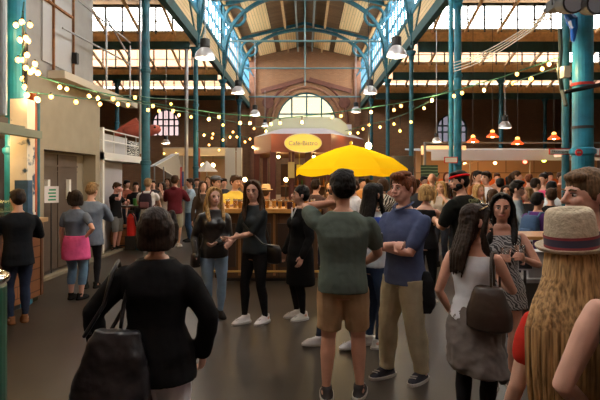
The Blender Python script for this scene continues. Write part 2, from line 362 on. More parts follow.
# aisles: sawtooth roofs, glass standing over each cross beam, wooden struts
CEIL = planks('aisle_ceiling_planks', (.55, .35, .17), (.48, .3, .14), (4, .18, .01), 'XY')
MULL = mat('dark_glazing_bar', (.05, .06, .07), .5)
for s, YS, xo, dz in ((-1, YL, WL, 0), (1, YRR, WR, .2)):
    side = 'left' if s < 0 else 'right'
    x0, x1 = (xo, -4.25) if s < 0 else (4.25, xo)
    am = MB()
    for k in range(0, 6):
        ya, yb = YS[k], YS[k+1]
        if k == 0: ya = YB
        am.prism([(x0, ya, 6.95+dz), (x0, yb-.05, 8.15+dz), (x0, yb-.05, 8.3+dz), (x0, ya, 7.15+dz)], (x1-x0, 0, 0))
    struct(am.build('ceiling_aisle_'+side, CEIL))
    zm = MB()
    for k in range(0, 6):
        ya, yb = (YS[k] if k else YB), YS[k+1]
        zm.prism([(x0, ya+.05, 7.18+dz), (x0, yb-.05, 8.32+dz), (x0, yb-.05, 8.36+dz), (x0, ya+.05, 7.22+dz)], (x1-x0, 0, 0))
    struct(zm.build('roof_aisle_'+side, mat('pale_zinc_roof', (.56, .53, .48), .5)))
    for k in range(2, 7):
        y = YS[k]
        nm = {2: 'nearest', 3: 'second', 4: 'third', 5: 'fourth', 6: 'furthest'}[k]
        if k < 6:
            bt = empty('cross_beam', f'dark teal cross beam over the {side} aisle, {nm} from the camera', 'beam', (0, y, 0), group=f'cross beams of the {side} aisle')
            MB().box(x0, x1, -.1, .1, 6.52, 6.78+dz*.5).build('girder', DTEAL, bt)
            MB().box(x0, x1, -.16, .1, 6.78+dz*.5, 7.02+dz).build('wooden_plate', WOODB, bt)
            # hidden thin posts under the beam further out
            g = struct(MB().box(x0, x1, y-.01, y+.01, 7.02+dz, 8.15+dz).build(f'window_{wn}', GLASS)); wn += 1
            f = MB(); n = int((x1-x0)/.6)
            for i in range(n+1):
                xx = x0+(x1-x0)*i/n; f.box(xx-.03, xx+.03, y-.03, y+.03, 7.02+dz, 8.15+dz)
            for zz in (7.55+dz,): f.box(x0, x1, y-.025, y+.025, zz-.015, zz+.015)
            f.box(x0, x1, y-.05, y+.05, 8.05+dz, 8.2+dz)
            f.build('window_frame', MULL, g)
            xx = x0+.3; j = 0
            ln = min(2.3, (y-YS[k-1])*.5)
            n = 9 if s < 0 else 11
            for j in range(n):
                xx = x1-.5-j*1.22 if s < 0 else x0+.5+j*1.22
                zc = 8.15+dz-(8.15-6.95)*ln/(y-YS[k-1])
                MB().bar((xx, -.12, 7.0+dz), (xx, -ln, zc+.02), .07, .11).build('strut', WOODB, bt)
# slender outer columns in the aisles
for s, px, y, lab in ((-1, 76, 24.3, 'thin distant teal column seen above the white mezzanine'), (-1, 117, 24.3, 'thin distant column right of the mezzanine railing'), (1, 501, 24.2, 'slim teal column far behind the right-hand stalls'), (1, 545, 30.1, 'very distant dark column in the right aisle')):
    column(X(px, y), y, .11, lab)
# back of the hall: partly closed wall with a wide open gate behind the camera
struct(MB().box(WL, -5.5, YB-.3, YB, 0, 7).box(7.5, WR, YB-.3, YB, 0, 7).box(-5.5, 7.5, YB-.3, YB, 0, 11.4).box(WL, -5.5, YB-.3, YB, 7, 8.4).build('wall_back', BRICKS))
# clerestory walls behind the third bay are left glazed too
for s in (-1, 1):
    struct(MB().box(s*4.05-.01, s*4.05+.01, YB, YL[1], 7.95, 10.2).build(f'window_{wn}', GLASS)); wn += 1
# ================================================================== people
def skin(c=(.5, .27, .19)):
    c = tuple(min(.8, v*k) for v, k in zip(c, (1.14, 1.2, 1.24)))
    return mat('skin_%02d%02d' % (c[0]*100, c[1]*100), c, .5, noise=(14, .06))
def cloth(c, nz=.12): return mat('cloth_%03d%03d%03d' % tuple(int(x*1000) for x in c), c, .85, noise=(9, nz), bump=.25, spec=.1)
def hairm(c):
    nm = 'hair_%03d%03d%03d' % tuple(int(x*1000) for x in c)
    if nm in _M: return _M[nm]
    m = mat(nm, c, .55, spec=.18); nt = m.node_tree; b = nt.nodes['Principled BSDF']; L = nt.links.new
    tc = nt.nodes.new('ShaderNodeTexCoord'); mp = nt.nodes.new('ShaderNodeMapping'); mp.inputs['Scale'].default_value = (95, 95, 5)
    n = nt.nodes.new('ShaderNodeTexNoise'); n.inputs['Scale'].default_value = 1; n.inputs['Detail'].default_value = 3
    cr = nt.nodes.new('ShaderNodeMix'); cr.data_type = 'RGBA'; cr.inputs['A'].default_value = tuple(x*.5 for x in c)+(1,); cr.inputs['B'].default_value = tuple(min(1, x*1.55) for x in c)+(1,)
    r = nt.nodes.new('ShaderNodeMapRange'); r.inputs['From Min'].default_value = .35; r.inputs['From Max'].default_value = .65
    L(tc.outputs['Object'], mp.inputs['Vector']); L(mp.outputs['Vector'], n.inputs['Vector']); L(n.outputs['Fac'], r.inputs['Value']); L(r.outputs['Result'], cr.inputs['Factor']); L(cr.outputs['Result'], b.inputs['Base Color'])
    bp = nt.nodes.new('ShaderNodeBump'); bp.inputs['Strength'].default_value = .5; bp.inputs['Distance'].default_value = .008; L(n.outputs['Fac'], bp.inputs['Height']); L(bp.outputs['Normal'], b.inputs['Normal'])
    return m
HAIR = dict(black=(.008, .007, .007), dark=(.02, .012, .009), brown=(.045, .022, .011), chestnut=(.05, .022, .01), auburn=(.14, .045, .018), sandy=(.2, .125, .06), blonde=(.4, .25, .1), light=(.115, .068, .035), grey=(.25, .24, .23))
TEX = bpy.data.textures.new('folds', 'CLOUDS'); TEX.noise_scale = .11
TEXH = bpy.data.textures.new('locks', 'CLOUDS'); TEXH.noise_scale = .02
def fin(o, vox, smooth=3, disp=0, tex=None):
    m = o.modifiers.new('remesh', 'REMESH'); m.mode = 'VOXEL'; m.voxel_size = vox; m.use_smooth_shade = True
    if smooth: s = o.modifiers.new('smooth', 'SMOOTH'); s.iterations = smooth; s.factor = .5
    if disp:
        d = o.modifiers.new('disp', 'DISPLACE'); d.texture = tex or TEX; d.strength = disp; d.mid_level = .5; d.texture_coords = 'LOCAL'
    return o
def ik(a, b, l1, l2, hint):
    a = Vector(a); b = Vector(b); d = b-a; L = d.length
    if L > (l1+l2)*.999: d = d*((l1+l2)*.999/L); b = a+d; L = d.length
    n = d.normalized(); h = Vector(hint); h = (h-n*h.dot(n)); h = h.normalized() if h.length > 1e-5 else Vector((0, 1, 0))
    c = (l1*l1+L*L-l2*l2)/(2*L); s = math.sqrt(max(l1*l1-c*c, 0))
    return a+n*c+h*s, b
ARM = dict(   # hand position for the LEFT arm (local, units of height; +x = person's left, -y = forward), elbow hint, hand direction, curl
    down=((.155, -.02, .485), (.3, 1, 0), (0, -.15, -1), .35),
    relaxed=((.15, -.06, .50), (.3, 1, 0), (0, -.3, -1), .4),
    bag=((.14, -.10, .60), (.6, 1, -.2), (0, -1, -.2), .9),
    folded=((-.045, -.115, .655), (1, .3, -.6), (-1, -.05, .0), .3),
    clasp=((.0, -.13, .60), (1, .6, -.3), (-1, -.2, -.4), .7),
    hip=((.10, .0, .585), (1, .55, 0), (-.7, .2, -.6), .5),
    hold=((.08, -.17, .70), (.8, .4, -.8), (-.2, -.9, .3), .9),
    chest=((.03, -.13, .745), (1, .2, -.7), (-.4, -.5, .8), .8),
    face=((.05, -.10, .865), (.8, -.3, -.8), (-.3, -.1, 1), .8),
    phone=((.05, -.16, .72), (1, .2, -.8), (-.3, -.7, .5), .8),
    pocket=((.105, -.045, .53), (.7, 1, 0), (-.2, -.3, -1), .5),
    table=((.10, -.24, .60), (.8, .3, -.5), (-.1, -1, -.1), .4))
class Body: pass
def person(px, Y, H, yaw, label, sex='m', hair=('short', 'dark'), top=None, bottom=None, shoes=(.02, .02, .02), armL='down', armR='down', stance=(.05, .0),
           head=(0, 0), lean=0, skn=(.5, .27, .19), group=None, fat=1.0, q=None, feet=None, sit=False, extra=(), face=True, hem=None, x=None, hs=1.1):
    """top = (colour, sleeve 0..2, hem z, [looseness]); bottom = (kind, colour, length 0..2)"""
    d = q or ('near' if Y < 4.8 else 'mid' if Y < 8.6 else 'far')
    vb, vc = dict(near=(.0065, .010), mid=(.0085, .013), far=(.012, .019))[d]
    xw = X(px, Y) if x is None else x
    t = empty('person', label, 'person', (xw, Y, 0), R(yaw), group)
    F = sex == 'f'; sw = (.098 if F else .113)*(.5+.5*fat); hw = .053 if F else .05
    nS = 12 if d != 'far' else 9
    up = Matrix.Translation((0, 0, .52)) @ Matrix.Rotation(R(lean), 4, 'X') @ Matrix.Translation((0, 0, -.52))   # + = forward
    dz = -.235 if sit else 0
    SC = Matrix.Scale(H, 4)
    hy, hp = head
    HM = Matrix.Translation((0, .005, .875)) @ Matrix.Rotation(R(hy), 4, 'Z') @ Matrix.Rotation(R(hp), 4, 'X') @ Matrix.Scale(hs, 4) @ Matrix.Translation((0, -.005, -.875))
    drop = Matrix.Translation((0, 0, dz))
    U = SC @ drop @ up; UH = U @ HM; LW = SC @ drop
    # joints
    J = {}
    for s, a in ((1, armL), (-1, armR)):
        hpz, hint, hd, curl = ARM[a] if isinstance(a, str) else a
        m = lambda v: Vector((v[0]*s, v[1], v[2]))
        sh = Vector((s*sw, .010, .788))
        el, wr = ik(sh, m(hpz), .168, .145, m(hint))
        J[s] = (sh, el, wr, m(hd).normalized(), curl)
    G = {}
    for i, s in enumerate((1, -1)):
        hipj = Vector((s*hw, 0, .50))
        if sit: ft = Vector((s*.06, -.22, .045-dz)); kh = (0, -1, .6)
        else:
            ft = Vector((s*stance[0], stance[1]*s, .045)) if feet is None else Vector((feet[i][0], feet[i][1], .045+(feet[i][2] if len(feet[i]) > 2 else 0)))
            kh = (s*.15, -1, 0)
        kn, an = ik(hipj, ft, .235, .225, kh); G[s] = (hipj, kn, an)
    def torso(b, z0, z1, inf, p=2.1, flare=0, neck=True):
        T = [(.455, .070, .055), (.49, .090, .066), (.53, .094 if F else .088, .067), (.57, .084 if F else .083, .060), (.62, .070 if F else .080, .054), (.68, .078 if F else .086, .060),
             (.735, .086 if F else .094, .066 if F else .064), (.765, sw*.92, .058), (.786, sw*.93, .050), (.806, sw*.84, .043), (.822, sw*.66, .038), (.838, sw*.46, .035), (.854, .037, .033)]
        ss = []
        if inf > .008: T[0] = (.455, .093, .070)
        lo = [q for q in T if z0 < q[0] < z1]
        def at(z):
            for q, r in zip(T, T[1:]):
                if q[0] <= z <= r[0]:
                    f = (z-q[0])/(r[0]-q[0]); return (z, q[1]*(1-f)+r[1]*f, q[2]*(1-f)+r[2]*f)
            return (z, .093, .070) if z < T[0][0] else (z, T[-1][1], T[-1][2])
        for q in [at(z0)]+lo+[at(z1)]:
            z, rx, ry = q; k = 1+flare*max(0, (.62-z))/.2
            ry *= fat if z < .74 else 1; rx *= (fat if z < .78 else 1)
            ss.append((z, rx*k+inf, ry*k+inf, 0, .004+(.012 if .7 < z < .83 else 0)*(0.6)))
        i0 = len(b.v); b.stack(ss, 20, p=p)
        return i0
    def arm(b, s, f0, f1, rm, ra):
        sh, el, wr, hd, cu = J[s]
        P_ = [(0, sh, .026), (.25, sh.lerp(el, .25), .030), (.6, sh.lerp(el, .6), .026), (1, el, .0225), (1.3, el.lerp(wr, .3), .0225), (1.7, el.lerp(wr, .7), .0175), (2, wr, .0145)]
        k = 1.0 if not F else .88
        pts = []
        for (fa, pa, r_a), (fb, pb, r_b) in zip(P_, P_[1:]):
            if not pts: pts.append((pa, r_a))
            if fb <= f1+1e-6: pts.append((pb, r_b))
            else:
                g = (f1-fa)/(fb-fa); pts.append((pa.lerp(pb, g), r_a*(1-g)+r_b*g)); break
        b.tube([p for p, _ in pts], [r*k*rm*(.5+.5*fat)+ra*(.6 if i == 0 else 1) for i, (_, r) in enumerate(pts)], nS)
    def leg(b, s, f1, rm, ra, rk=None):
        hj, kn, an = G[s]
        P_ = [(0, hj, .052), (.3, hj.lerp(kn, .3), .048), (.7, hj.lerp(kn, .7), .038), (1, kn, .031), (1.3, kn.lerp(an, .3)+Vector((0, .006, 0)), .032), (1.6, kn.lerp(an, .6)+Vector((0, .003, 0)), .025), (1.9, kn.lerp(an, .9), .018), (2, an, .019)]
        pts = [(hj, .052)]
        for (fa, pa, r_a), (fb, pb, r_b) in zip(P_, P_[1:]):
            if fb <= f1+1e-6: pts.append((pb, r_b))
            else:
                g = (f1-fa)/(fb-fa)
                if g > 0: pts.append((pa.lerp(pb, g), r_a*(1-g)+r_b*g))
                break
        n = len(pts)
        b.tube([p for p, _ in pts], [r*rm*fat+ra+(rk or 0)*i/n for i, (_, r) in enumerate(pts)], nS+2, dome=False)
    # ---- body
    b = MB(); torso(b, .455, .854, 0)
    b.ell((0, .008, .806), (.08, .032, .026))
    if d != 'far' and not (top and top[1] == 0): b.ell((0, -.017, .820), (.022, .024, .028))
    b.tube([(0, .01, .82), (0, .006, .86), (0, -.002, .90)], [.037 if not F else .032, .031 if not F else .027, .031 if not F else .028], 12)
    if F: [b.ell((s*.036, -.046, .728), (.032, .026, .032)) for s in (1, -1)]
    for s in (1, -1):
        arm(b, s, 0, 2, 1, 0)
        sh, el, wr, hd, cu = J[s]
        # hand: palm, four fingers of unequal length bent at the knuckles, thumb leaving the side
        ax = (wr-el).normalized(); hd2 = (hd+ax*.6).normalized()
        inn = Vector((-s, -.2, 0)); inn = (inn-hd2*inn.dot(hd2)).normalized()      # palm normal looks inward to the body
        fw_ = inn.cross(hd2).normalized()
        if fw_.y > 0: fw_ = -fw_
        pc = wr+hd2*.028
        b.tube([wr, wr+hd2*.018, wr+hd2*.05], [.014, .021, .024], 10, flat=(inn, .5))
        fr = {'near': .0052, 'mid': .0056, 'far': .0072}[d]
        for q_, (off, ln) in enumerate(((-.0165, .036), (-.0055, .045), (.0055, .048), (.0165, .043))):
            k0 = wr+hd2*.05-fw_*(-off)*1.05; c1 = cu*.7
            d1 = (hd2+inn*c1).normalized(); d2 = (hd2*(1-cu*.6)+inn*(c1+cu*1.0)).normalized()
            b.tube([k0-hd2*.012, k0, k0+d1*ln*.5, k0+d1*ln*.5+d2*ln*.5], [fr, fr, fr*.93, fr*.8], 7)
        tb = wr+hd2*.014+fw_*.016
        b.tube([tb, tb+(hd2*.6+fw_*.7).normalized()*.024, tb+(hd2*.6+fw_*.7).normalized()*.024+(hd2+inn*.5*cu+fw_*.1).normalized()*.022], [fr*1.4, fr*1.2, fr*.95], 7)
    b.xform(U)
    i0 = len(b.v)
    # head
    b.ell((0, .004, .945), (.0435, .054, .055), n=20, m=14)
    b.ell((0, -.010, .915), (.037, .042, .038), n=16, m=10)
    b.ell((0, -.026, .892), (.023 if F else .026, .022, .018), n=14, m=8)          # chin
    b.ell((0, -.038, .952), (.030, .012, .008), n=12, m=6)       # brow
    b.ell((.021, -.036, .925), (.013, .012, .012)); b.ell((-.021, -.036, .925), (.013, .012, .012))     # cheeks
    b.tube([(0, -.050, .947), (0, -.057, .934), (0, -.063, .924)], [.0045, .006, .0078], 8)
    b.ell((.006, -.056, .922), (.005, .006, .005)); b.ell((-.006, -.056, .922), (.005, .006, .005))
    b.ell((0, -.050, .905), (.015, .007, .0075))
    for s in (1, -1): b.ell((s*.0455, .006, .933), (.006, .012, .019), rot=Matrix.Rotation(s*.25, 3, 'Z'))
    b.xform(UH, i0)
    for i, s in enumerate((1, -1)):
        k = len(b.v); leg(b, s, 2, 1, 0)
        an = G[s][2]; b.tube([an+Vector((0, .012, -.01)), an+Vector((0, -.02, -.022)), an+Vector((0, -.07, -.032))], [.022, .02, .014], 8)
        b.xform(LW, k)
    bo = fin(b.build('body', skin(skn), t, fix=False), vb, 2)
    # ---- face parts
    if face and d != 'far' or face == 2:
        for s in (1, -1):
            MB().ell((s*.018, -.0445, .939), (.0075, .0045, .0045), n=10, m=7).xform(UH).build('eye', mat('eye_white', (.5, .46, .42), .3), t, smooth=True)
            MB().ell((s*.018, -.0485, .939), (.0036, .0016, .0038), n=8, m=6).xform(UH).build('iris', mat('iris_dark', (.03, .02, .015), .2), t, smooth=True)
            MB().tube([(s*.008, -.0515, .951), (s*.018, -.0525, .954), (s*.029, -.0455, .951)], [.0022, .0026, .0015], 6).xform(UH).build('eyebrow', hairm(HAIR[hair[1]] if hair[1] in HAIR else HAIR['dark']), t, smooth=True)
            MB().tube([(s*.010, -.0495, .9435), (s*.018, -.0505, .945), (s*.027, -.046, .9425)], [.0012, .0016, .001], 5).xform(UH).build('eyelid', mat('dark_lash', (.05, .03, .025), .6), t, smooth=True)
        MB().tube([(-.014, -.0515, .9045), (-.006, -.0575, .9065), (0, -.0585, .9055), (.006, -.0575, .9065), (.014, -.0515, .9045)], [.0018, .0032, .0034, .0032, .0018], 7).xform(UH).build('lips', mat('lips', (.38, .12, .1), .4), t, smooth=True)
    # ---- hair
    kind, hc = hair[0], hair[1]
    hm = hairm(HAIR.get(hc, HAIR['dark']))
    if kind != 'bald':
        h = MB()
        h.ell((0, .015 if kind in ('long', 'bob') else .008, .962), (.0485, .0555, .048), n=22, m=14)
        if kind in ('short', 'crop'):
            h.ell((0, .024, .940), (.0475, .040, .046), n=18, m=10)
            for s in (1, -1): h.ell((s*.040, .000, .948), (.0105, .020, .026))
            if kind == 'short': h.ell((.006, -.030, .984), (.036, .026, .016)); h.ell((-.006, .008, .994), (.038, .040, .014))
        if kind == 'quiff': h.ell((0, .024, .944), (.0475, .040, .046), n=18, m=10); h.ell((.0, -.034, .993), (.040, .028, .020)); h.ell((0, .0, 1.002), (.04, .04, .016)); [h.ell((s*.040, .000, .95), (.0105, .022, .026)) for s in (1, -1)]
        if kind == 'bun':
            h.ell((0, .024, .943), (.0475, .040, .046), n=18, m=10); h.ell((0, .05, 1.0), (.026, .026, .026)); [h.ell((s*.040, -.004, .955), (.010, .022, .026)) for s in (1, -1)]
        if kind == 'tail':
            h.ell((0, .024, .943), (.0475, .040, .046), n=18, m=10); h.tube([(0, .058, .965), (0, .085, .93), (0, .085, .87), (0, .075, .81)], [.018, .024, .02, .008], 10); [h.ell((s*.040, -.004, .955), (.010, .022, .026)) for s in (1, -1)]
        if kind == 'bob':
            h.ell((0, .016, .942), (.058, .054, .055), n=22, m=12)
            h.stack([(.874, .044, .030, 0, .028), (.884, .056, .038, 0, .024), (.905, .060, .042, 0, .020), (.94, .057, .048, 0, .014)], 18)
            for s in (1, -1): h.tube([(s*.040, -.024, .985), (s*.051, -.018, .945), (s*.050, -.012, .905), (s*.046, -.008, .885)], [.012, .014, .015, .009], 8)
        if kind in ('long', 'verylong'):
            L_ = .745 if kind == 'long' else .66
            h.ell((0, .024, .938), (.0535, .046, .052), n=20, m=12)
            h.stack([(L_-.02, .018, .008, 0, .062), (L_+.03, .045, .016, 0, .066), (.82, .058, .022, 0, .056), (.87, .052, .034, 0, .036), (.92, .052, .042, 0, .026)], 16)
            for s in (1, -1):
                h.tube([(s*.012, -.030, 1.0), (s*.036, -.026, .985), (s*.051, -.014, .94), (s*.053, -.010, .89), (s*.056, -.024, .84), (s*.054, -.050, .79), (s*.048, -.066, L_+.01)], [.009, .011, .011, .013, .016, .015, .006], 9)
            for k in range(9 if d != 'far' else 0):
                a = R(-75+150*k/8); h.tube([(.045*math.sin(a), .03+.02*math.cos(a), .93), (.060*math.sin(a), .035+.03*math.cos(a), .86), (.056*math.sin(a), .045+.036*math.cos(a), .80), (.05*math.sin(a), .05+.03*math.cos(a), L_-.01-.02*random.random())], [.012, .012, .011, .003], 7)
        i = 0
        h.xform(UH)
        ho = fin(h.build('hair', hm, t, fix=False), {'near': .006, 'mid': .008, 'far': .012}[d], 1, disp=.005*H if d != 'far' else 0, tex=TEXH)
    # ---- clothes
    if bottom:
        kd, bc, ln = bottom[:3]; bm_ = cloth(bc)
        g = MB()
        if kd in ('trousers', 'jeans', 'shorts', 'leggings'):
            inf = {'trousers': .010, 'jeans': .006, 'shorts': .012, 'leggings': .0035}[kd]
            torso(g, .462, .565, min(inf*.6, .005)); g.ell((0, .004, .475), (.07, .055, .035))
            for s in (1, -1): leg(g, s, ln, 1.0 if kd != 'trousers' else 1.06, inf, rk={'trousers': .009, 'shorts': .007, 'jeans': .0, 'leggings': 0}[kd])
            g.xform(LW); fin(g.build({'shorts': 'shorts', 'jeans': 'jeans', 'leggings': 'leggings'}.get(kd, 'trousers'), bm_, t, fix=False), vc, 2, disp=.016 if d != 'far' and kd != 'leggings' else 0)
        else:
            z1 = .60; z0 = ln
            g.stack([(z0, .125, .10), (z0+.02, .125, .10), ((z0+.5)/2, .115, .09), (.50, .106, .080), (.57, .088, .064)], 20)
            g.xform(LW); fin(g.build('skirt', bm_, t, fix=False), vc, 2, disp=.02)
    if top:
        tc_, sl, hz = top[:3]; loose = top[3] if len(top) > 3 else .012; kd = top[4] if len(top) > 4 else 'shirt'
        g = MB(); torso(g, hz, .844 if sl > .05 else .80, loose, flare=(top[5] if len(top) > 5 else .05))
        if F: [g.ell((s*.036, -.046, .728), (.032+loose, .026+loose, .032+loose)) for s in (1, -1)]; g.ell((0, -.046, .728), (.05, .022+loose, .035))
        if sl > 0:
            g.ell((0, .008, .804), (.085, .034+loose*.4, .024))
            for s in (1, -1): arm(g, s, 0, sl, 1.04, loose*.75)
        g.xform(U); fin(g.build(kd, top[6] if len(top) > 6 else cloth(tc_), t, fix=False), vc, 5, disp=.013 if d != 'far' else 0)
    if shoes:
        for s in (1, -1):
            an = G[s][2]; sm = cloth(shoes, .05)
            g = MB(); a = an-Vector((0, 0, .045))
            g.stack([(0, .030, .078), (.012, .031, .080), (.02, .028, .074), (.034, .025, .060, 0, .010), (.048, .023, .034, 0, .034), (.06, .0225, .028, 0, .036)], 16, c=(0, 0), p=2.4)
            g.xform(Matrix.Translation(a+Vector((0, -.028, 0))) @ Matrix.Rotation(s*R(8), 4, 'Z')); g.xform(LW)
            sh_ = g.build('shoe', sm, t, smooth=True)
            if d == 'near' or (d == 'mid' and shoes[0] > .3):
                g = MB(); g.stack([(0, .0325, .082), (.013, .0330, .083), (.015, .030, .078)], 18, p=2.4); g.tube([(-.013, -.052, .031), (.013, -.046, .034)], .003, 5); g.tube([(-.013, -.040, .037), (.013, -.034, .040)], .003, 5)
                g.xform(Matrix.Translation(a+Vector((0, -.028, 0))) @ Matrix.Rotation(s*R(8), 4, 'Z')); g.xform(LW)
                g.build('sole', mat('pale_rubber', (.42, .41, .39), .6), sh_)
    r = Body(); r.t = t; r.U = U; r.UH = UH; r.LW = LW; r.J = J; r.G = G; r.H = H; r.torso = torso; r.arm = arm; r.leg = leg; r.vc = vc; r.up = up; r.vb = vb; r.d = d; r.sw = sw; r.F = F
    return r
# ================================================================== the people the photo shows
def Hh(ytop, Y): return (1.78-(ytop-178)*Y/500)/1.02
def WM(r): return Matrix.Translation(r.t.location) @ Matrix.Rotation(r.t.rotation_euler.z, 4, 'Z')
def wpt(r, v, head=False): return WM(r) @ ((r.UH if head else r.U) @ Vector(v))
def place(b, r, head=False): return b.xform(WM(r) @ (r.UH if head else r.U))
def child(b, r, name, m, label=None, head=False, vox=0, disp=0, low=False):
    b.xform(r.UH if head else (r.LW if low else r.U)); o = b.build(name, m, r.t, smooth=True, fix=not vox)
    if label: o['label'] = label
    if vox: fin(o, vox, 2, disp)
    return o
def backpack(r, m, label, m2=None):
    t = empty('backpack', label, 'backpack', tuple(wpt(r, (0, .12, .62))))
    inv = Matrix.Translation(-t.location)
    b = MB().stack([(.60, .06, .035, 0, .115), (.62, .085, .048, 0, .118), (.70, .088, .052, 0, .118), (.78, .080, .046, 0, .112), (.815, .055, .03, 0, .105)], 20, p=2.8)
    place(b, r).xform(inv).build('bag_body', m, t, smooth=True)
    b = MB().stack([(.615, .055, .02, 0, .165), (.63, .062, .022, 0, .165), (.69, .062, .022, 0, .166), (.70, .05, .015, 0, .165)], 16, p=3)
    place(b, r).xform(inv).build('front_pocket', m2 or m, t, smooth=True)
    for s in (1, -1):
        b = MB().tube([(s*.05, .07, .80), (s*.058, .045, .838), (s*.062, .0, .835), (s*.070, -.055, .80), (s*.076, -.066, .74), (s*.088, -.03, .66), (s*.09, .05, .63), (s*.07, .085, .62)], .010, 8)
        place(b, r).xform(inv).build('shoulder_strap', m2 or m, t, smooth=True)
    return t
def beer(p, label, full=.75, c=(.75, .32, .03), group=None, h=.16):
    t = empty('beer_glass', label, 'glass', tuple(p), group=group)
    MB().stack([(0, .03, .03), (h, .042, .042)], 16).build('glass_wall', mat('drinking_glass', (.95, .93, .9), .05, alpha=1, trans=.9), t, smooth=False)
    MB().stack([(.006, .0275, .0275), (h*full, .0275+.012*full, .0275+.012*full)], 16).build('beer', mat('beer_%02d' % int(c[0]*100), c, .1, emit=None), t)
    if full > .3: MB().stack([(h*full, .0385, .0385), (h*full+.02, .039, .039)], 16).build('foam', mat('beer_foam', (.85, .8, .7), .8), t)
    return t
K = (.012, .012, .014); NAVY = (.015, .02, .045); DEN = (.07, .13, .24); LDEN = (.22, .33, .47)

# --- foreground
p = person(157, 2.75, Hh(207, 2.75), 180, 'person with short dark bob and long black cardigan, seen from behind in the foreground', 'f', ('bob', 'dark'), ((.008, .008, .009), 2, .43, .022, 'cardigan', .22), ('trousers', (.62, .62, .68), 2), (.02, .02, .02),
           armL=((.20, .0, .52), (1, .3, 0), (.1, -.2, -1), .5), armR=((.15, -.05, .505), (1, .35, 0), (-.1, -.3, -1), .6), q='near', fat=1.06)
bt = empty('tote_bag', 'large slouchy black tote bag hanging at the side of the cardigan wearer', 'bag', tuple(wpt(p, (.19, .10, .40))))
inv = Matrix.Translation(-bt.location)
b = MB().stack([(.345, .085, .03), (.36, .128, .055), (.42, .132, .062), (.51, .112, .05), (.60, .085, .036), (.635, .07, .022)], 24, p=2.4)
place(b.xform(Matrix.Translation((.10, .13, 0)) @ Matrix.Translation((0, 0, .5)) @ Matrix.Rotation(R(-5), 4, 'Y') @ Matrix.Translation((0, 0, -.5))), p).xform(inv)
fin(b.build('bag_body', mat('black_nylon', (.012, .012, .015), .38, noise=(6, .2), bump=.5), bt), .012, 2, .035)
for dx in (-.035, .03):
    b = MB().tube([(.16+dx*1.8, .085, .60), (.125+dx, .07, .70), (.105+dx, .055, .80), (.10+dx, .01, .835), (.11+dx, -.035, .80), (.14+dx, -.03, .70), (.18+dx, .05, .60)], .007, 8)
    place(b, p).xform(inv).build('handle', mat('black_nylon', K), bt, smooth=True)

p = person(343, 4.05, Hh(172, 4.05), 172, 'person in grey-green T-shirt and tan shorts seen from behind, one hand raised to the mouth', 'm', ('short', 'black'), ((.085, .11, .095), .62, .485, .016), ('shorts', (.36, .23, .13), .82), (.05, .045, .045),
           armL=((.045, -.13, .875), (1, -.75, .25), (-.4, .1, .9), .8), armR=((.10, -.19, .585), (.9, .8, -.3), (-.3, -1, .1), .8), stance=(.075, .02), head=(18, 4), q='near', fat=1.08, skn=(.42, .2, .13), hs=1.2)
p = person(404, 4.45, Hh(173, 4.45), -52, 'person with red-brown hair in blue polo shirt and khaki trousers, arms crossed, looking left', 'm', ('quiff', 'auburn'), ((.065, .085, .17), .72, .475, .014, 'polo_shirt'), ('trousers', (.36, .32, .22), 2), (.03, .03, .04),
           armL='folded', armR=((-.05, -.125, .68), (1, .3, -.5), (-1, 0, -.2), .5), stance=(.075, .045), head=(-8, 2), q='near', fat=1.08, skn=(.56, .29, .22))
b = MB(); b.tube([(-.045, -.012, .862), (-.03, -.045, .848), (0, -.062, .835), (.03, -.045, .848), (.045, -.012, .862), (.03, .035, .875), (-.03, .035, .875), (-.045, -.012, .862)], .006, 8)
child(b, p, 'collar', cloth((.06, .08, .16)))
b = MB().stack([(.34, .05, .03), (.40, .075, .04), (.50, .065, .035), (.54, .04, .02)], 16).xform(Matrix.Translation((.09, .03, 0)))
place(b, p); o = fin(tag(b.build('folded_jacket', cloth(K)), 'black jacket hanging over the hip of the blue polo wearer', 'jacket'), .012, 2, .03)
ba = empty('drink_can', 'dark drink can held in the crossed arms of the blue polo wearer', 'can', tuple(wpt(p, (-.02, -.155, .665))))
MB().stack([(-.01, .026, .026), (.0, .033, .033), (.10, .033, .033), (.115, .027, .027)], 16).build('can_body', mat('dark_can', (.03, .035, .04), .3, metal=.6), ba)
MB().stack([(.115, .026, .026), (.12, .026, .026)], 16).build('lid', STEEL, ba)

p = person(374, 5.3, Hh(183, 5.3), 118, 'person with long black hair in white top hugging a blue jacket, behind the blue polo', 'f', ('long', 'black'), ((.55, .58, .62), 1.0, .50), ('jeans', (.03, .05, .1), 2), (.6, .6, .58), armL='folded', armR='folded', q='mid')
b = MB().ell((0, 0, 0), (.13, .12, .09)).ell((.08, .02, -.05), (.08, .08, .08)).xform(Matrix.Translation(P(375, 224, 4.95)) @ Matrix.Scale(.85, 4))
fin(tag(b.build('bundled_jacket', cloth((.02, .05, .25))), 'bright blue bundled jacket held by the black-haired person in white', 'jacket'), .015, 2, .04)
p = person(337, 5.25, 1.66, -80, 'mostly hidden person in dark clothes and pale trainers, beyond the one raising a hand', 'm', ('short', 'dark'), ((.03, .03, .04), 2, .48), ('jeans', (.03, .04, .07), 2), (.5, .5, .52), stance=(.05, .11), q='mid', face=False)
p = person(300, 6.35, Hh(185, 6.35), -62, 'person with short dark hair in a long black coat, looking left beside the wooden bar', 'f', ('crop', 'black'), ((.008, .008, .009), 2, .26, .02, 'coat', .12), ('leggings', K, 2), (.6, .58, .55), armR=((.14, -.06, .50), (.6, 1, 0), (0, -.2, -1), .5), armL='relaxed', head=(-22, -6), q='mid', skn=(.5, .27, .2))
b = MB().tube([(-.035, -.052, .845), (-.012, -.062, .80), (0, -.07, .765), (.012, -.062, .80), (.035, -.052, .845)], .005, 6); child(b, p, 'white_collar_edge', cloth((.6, .6, .6)))
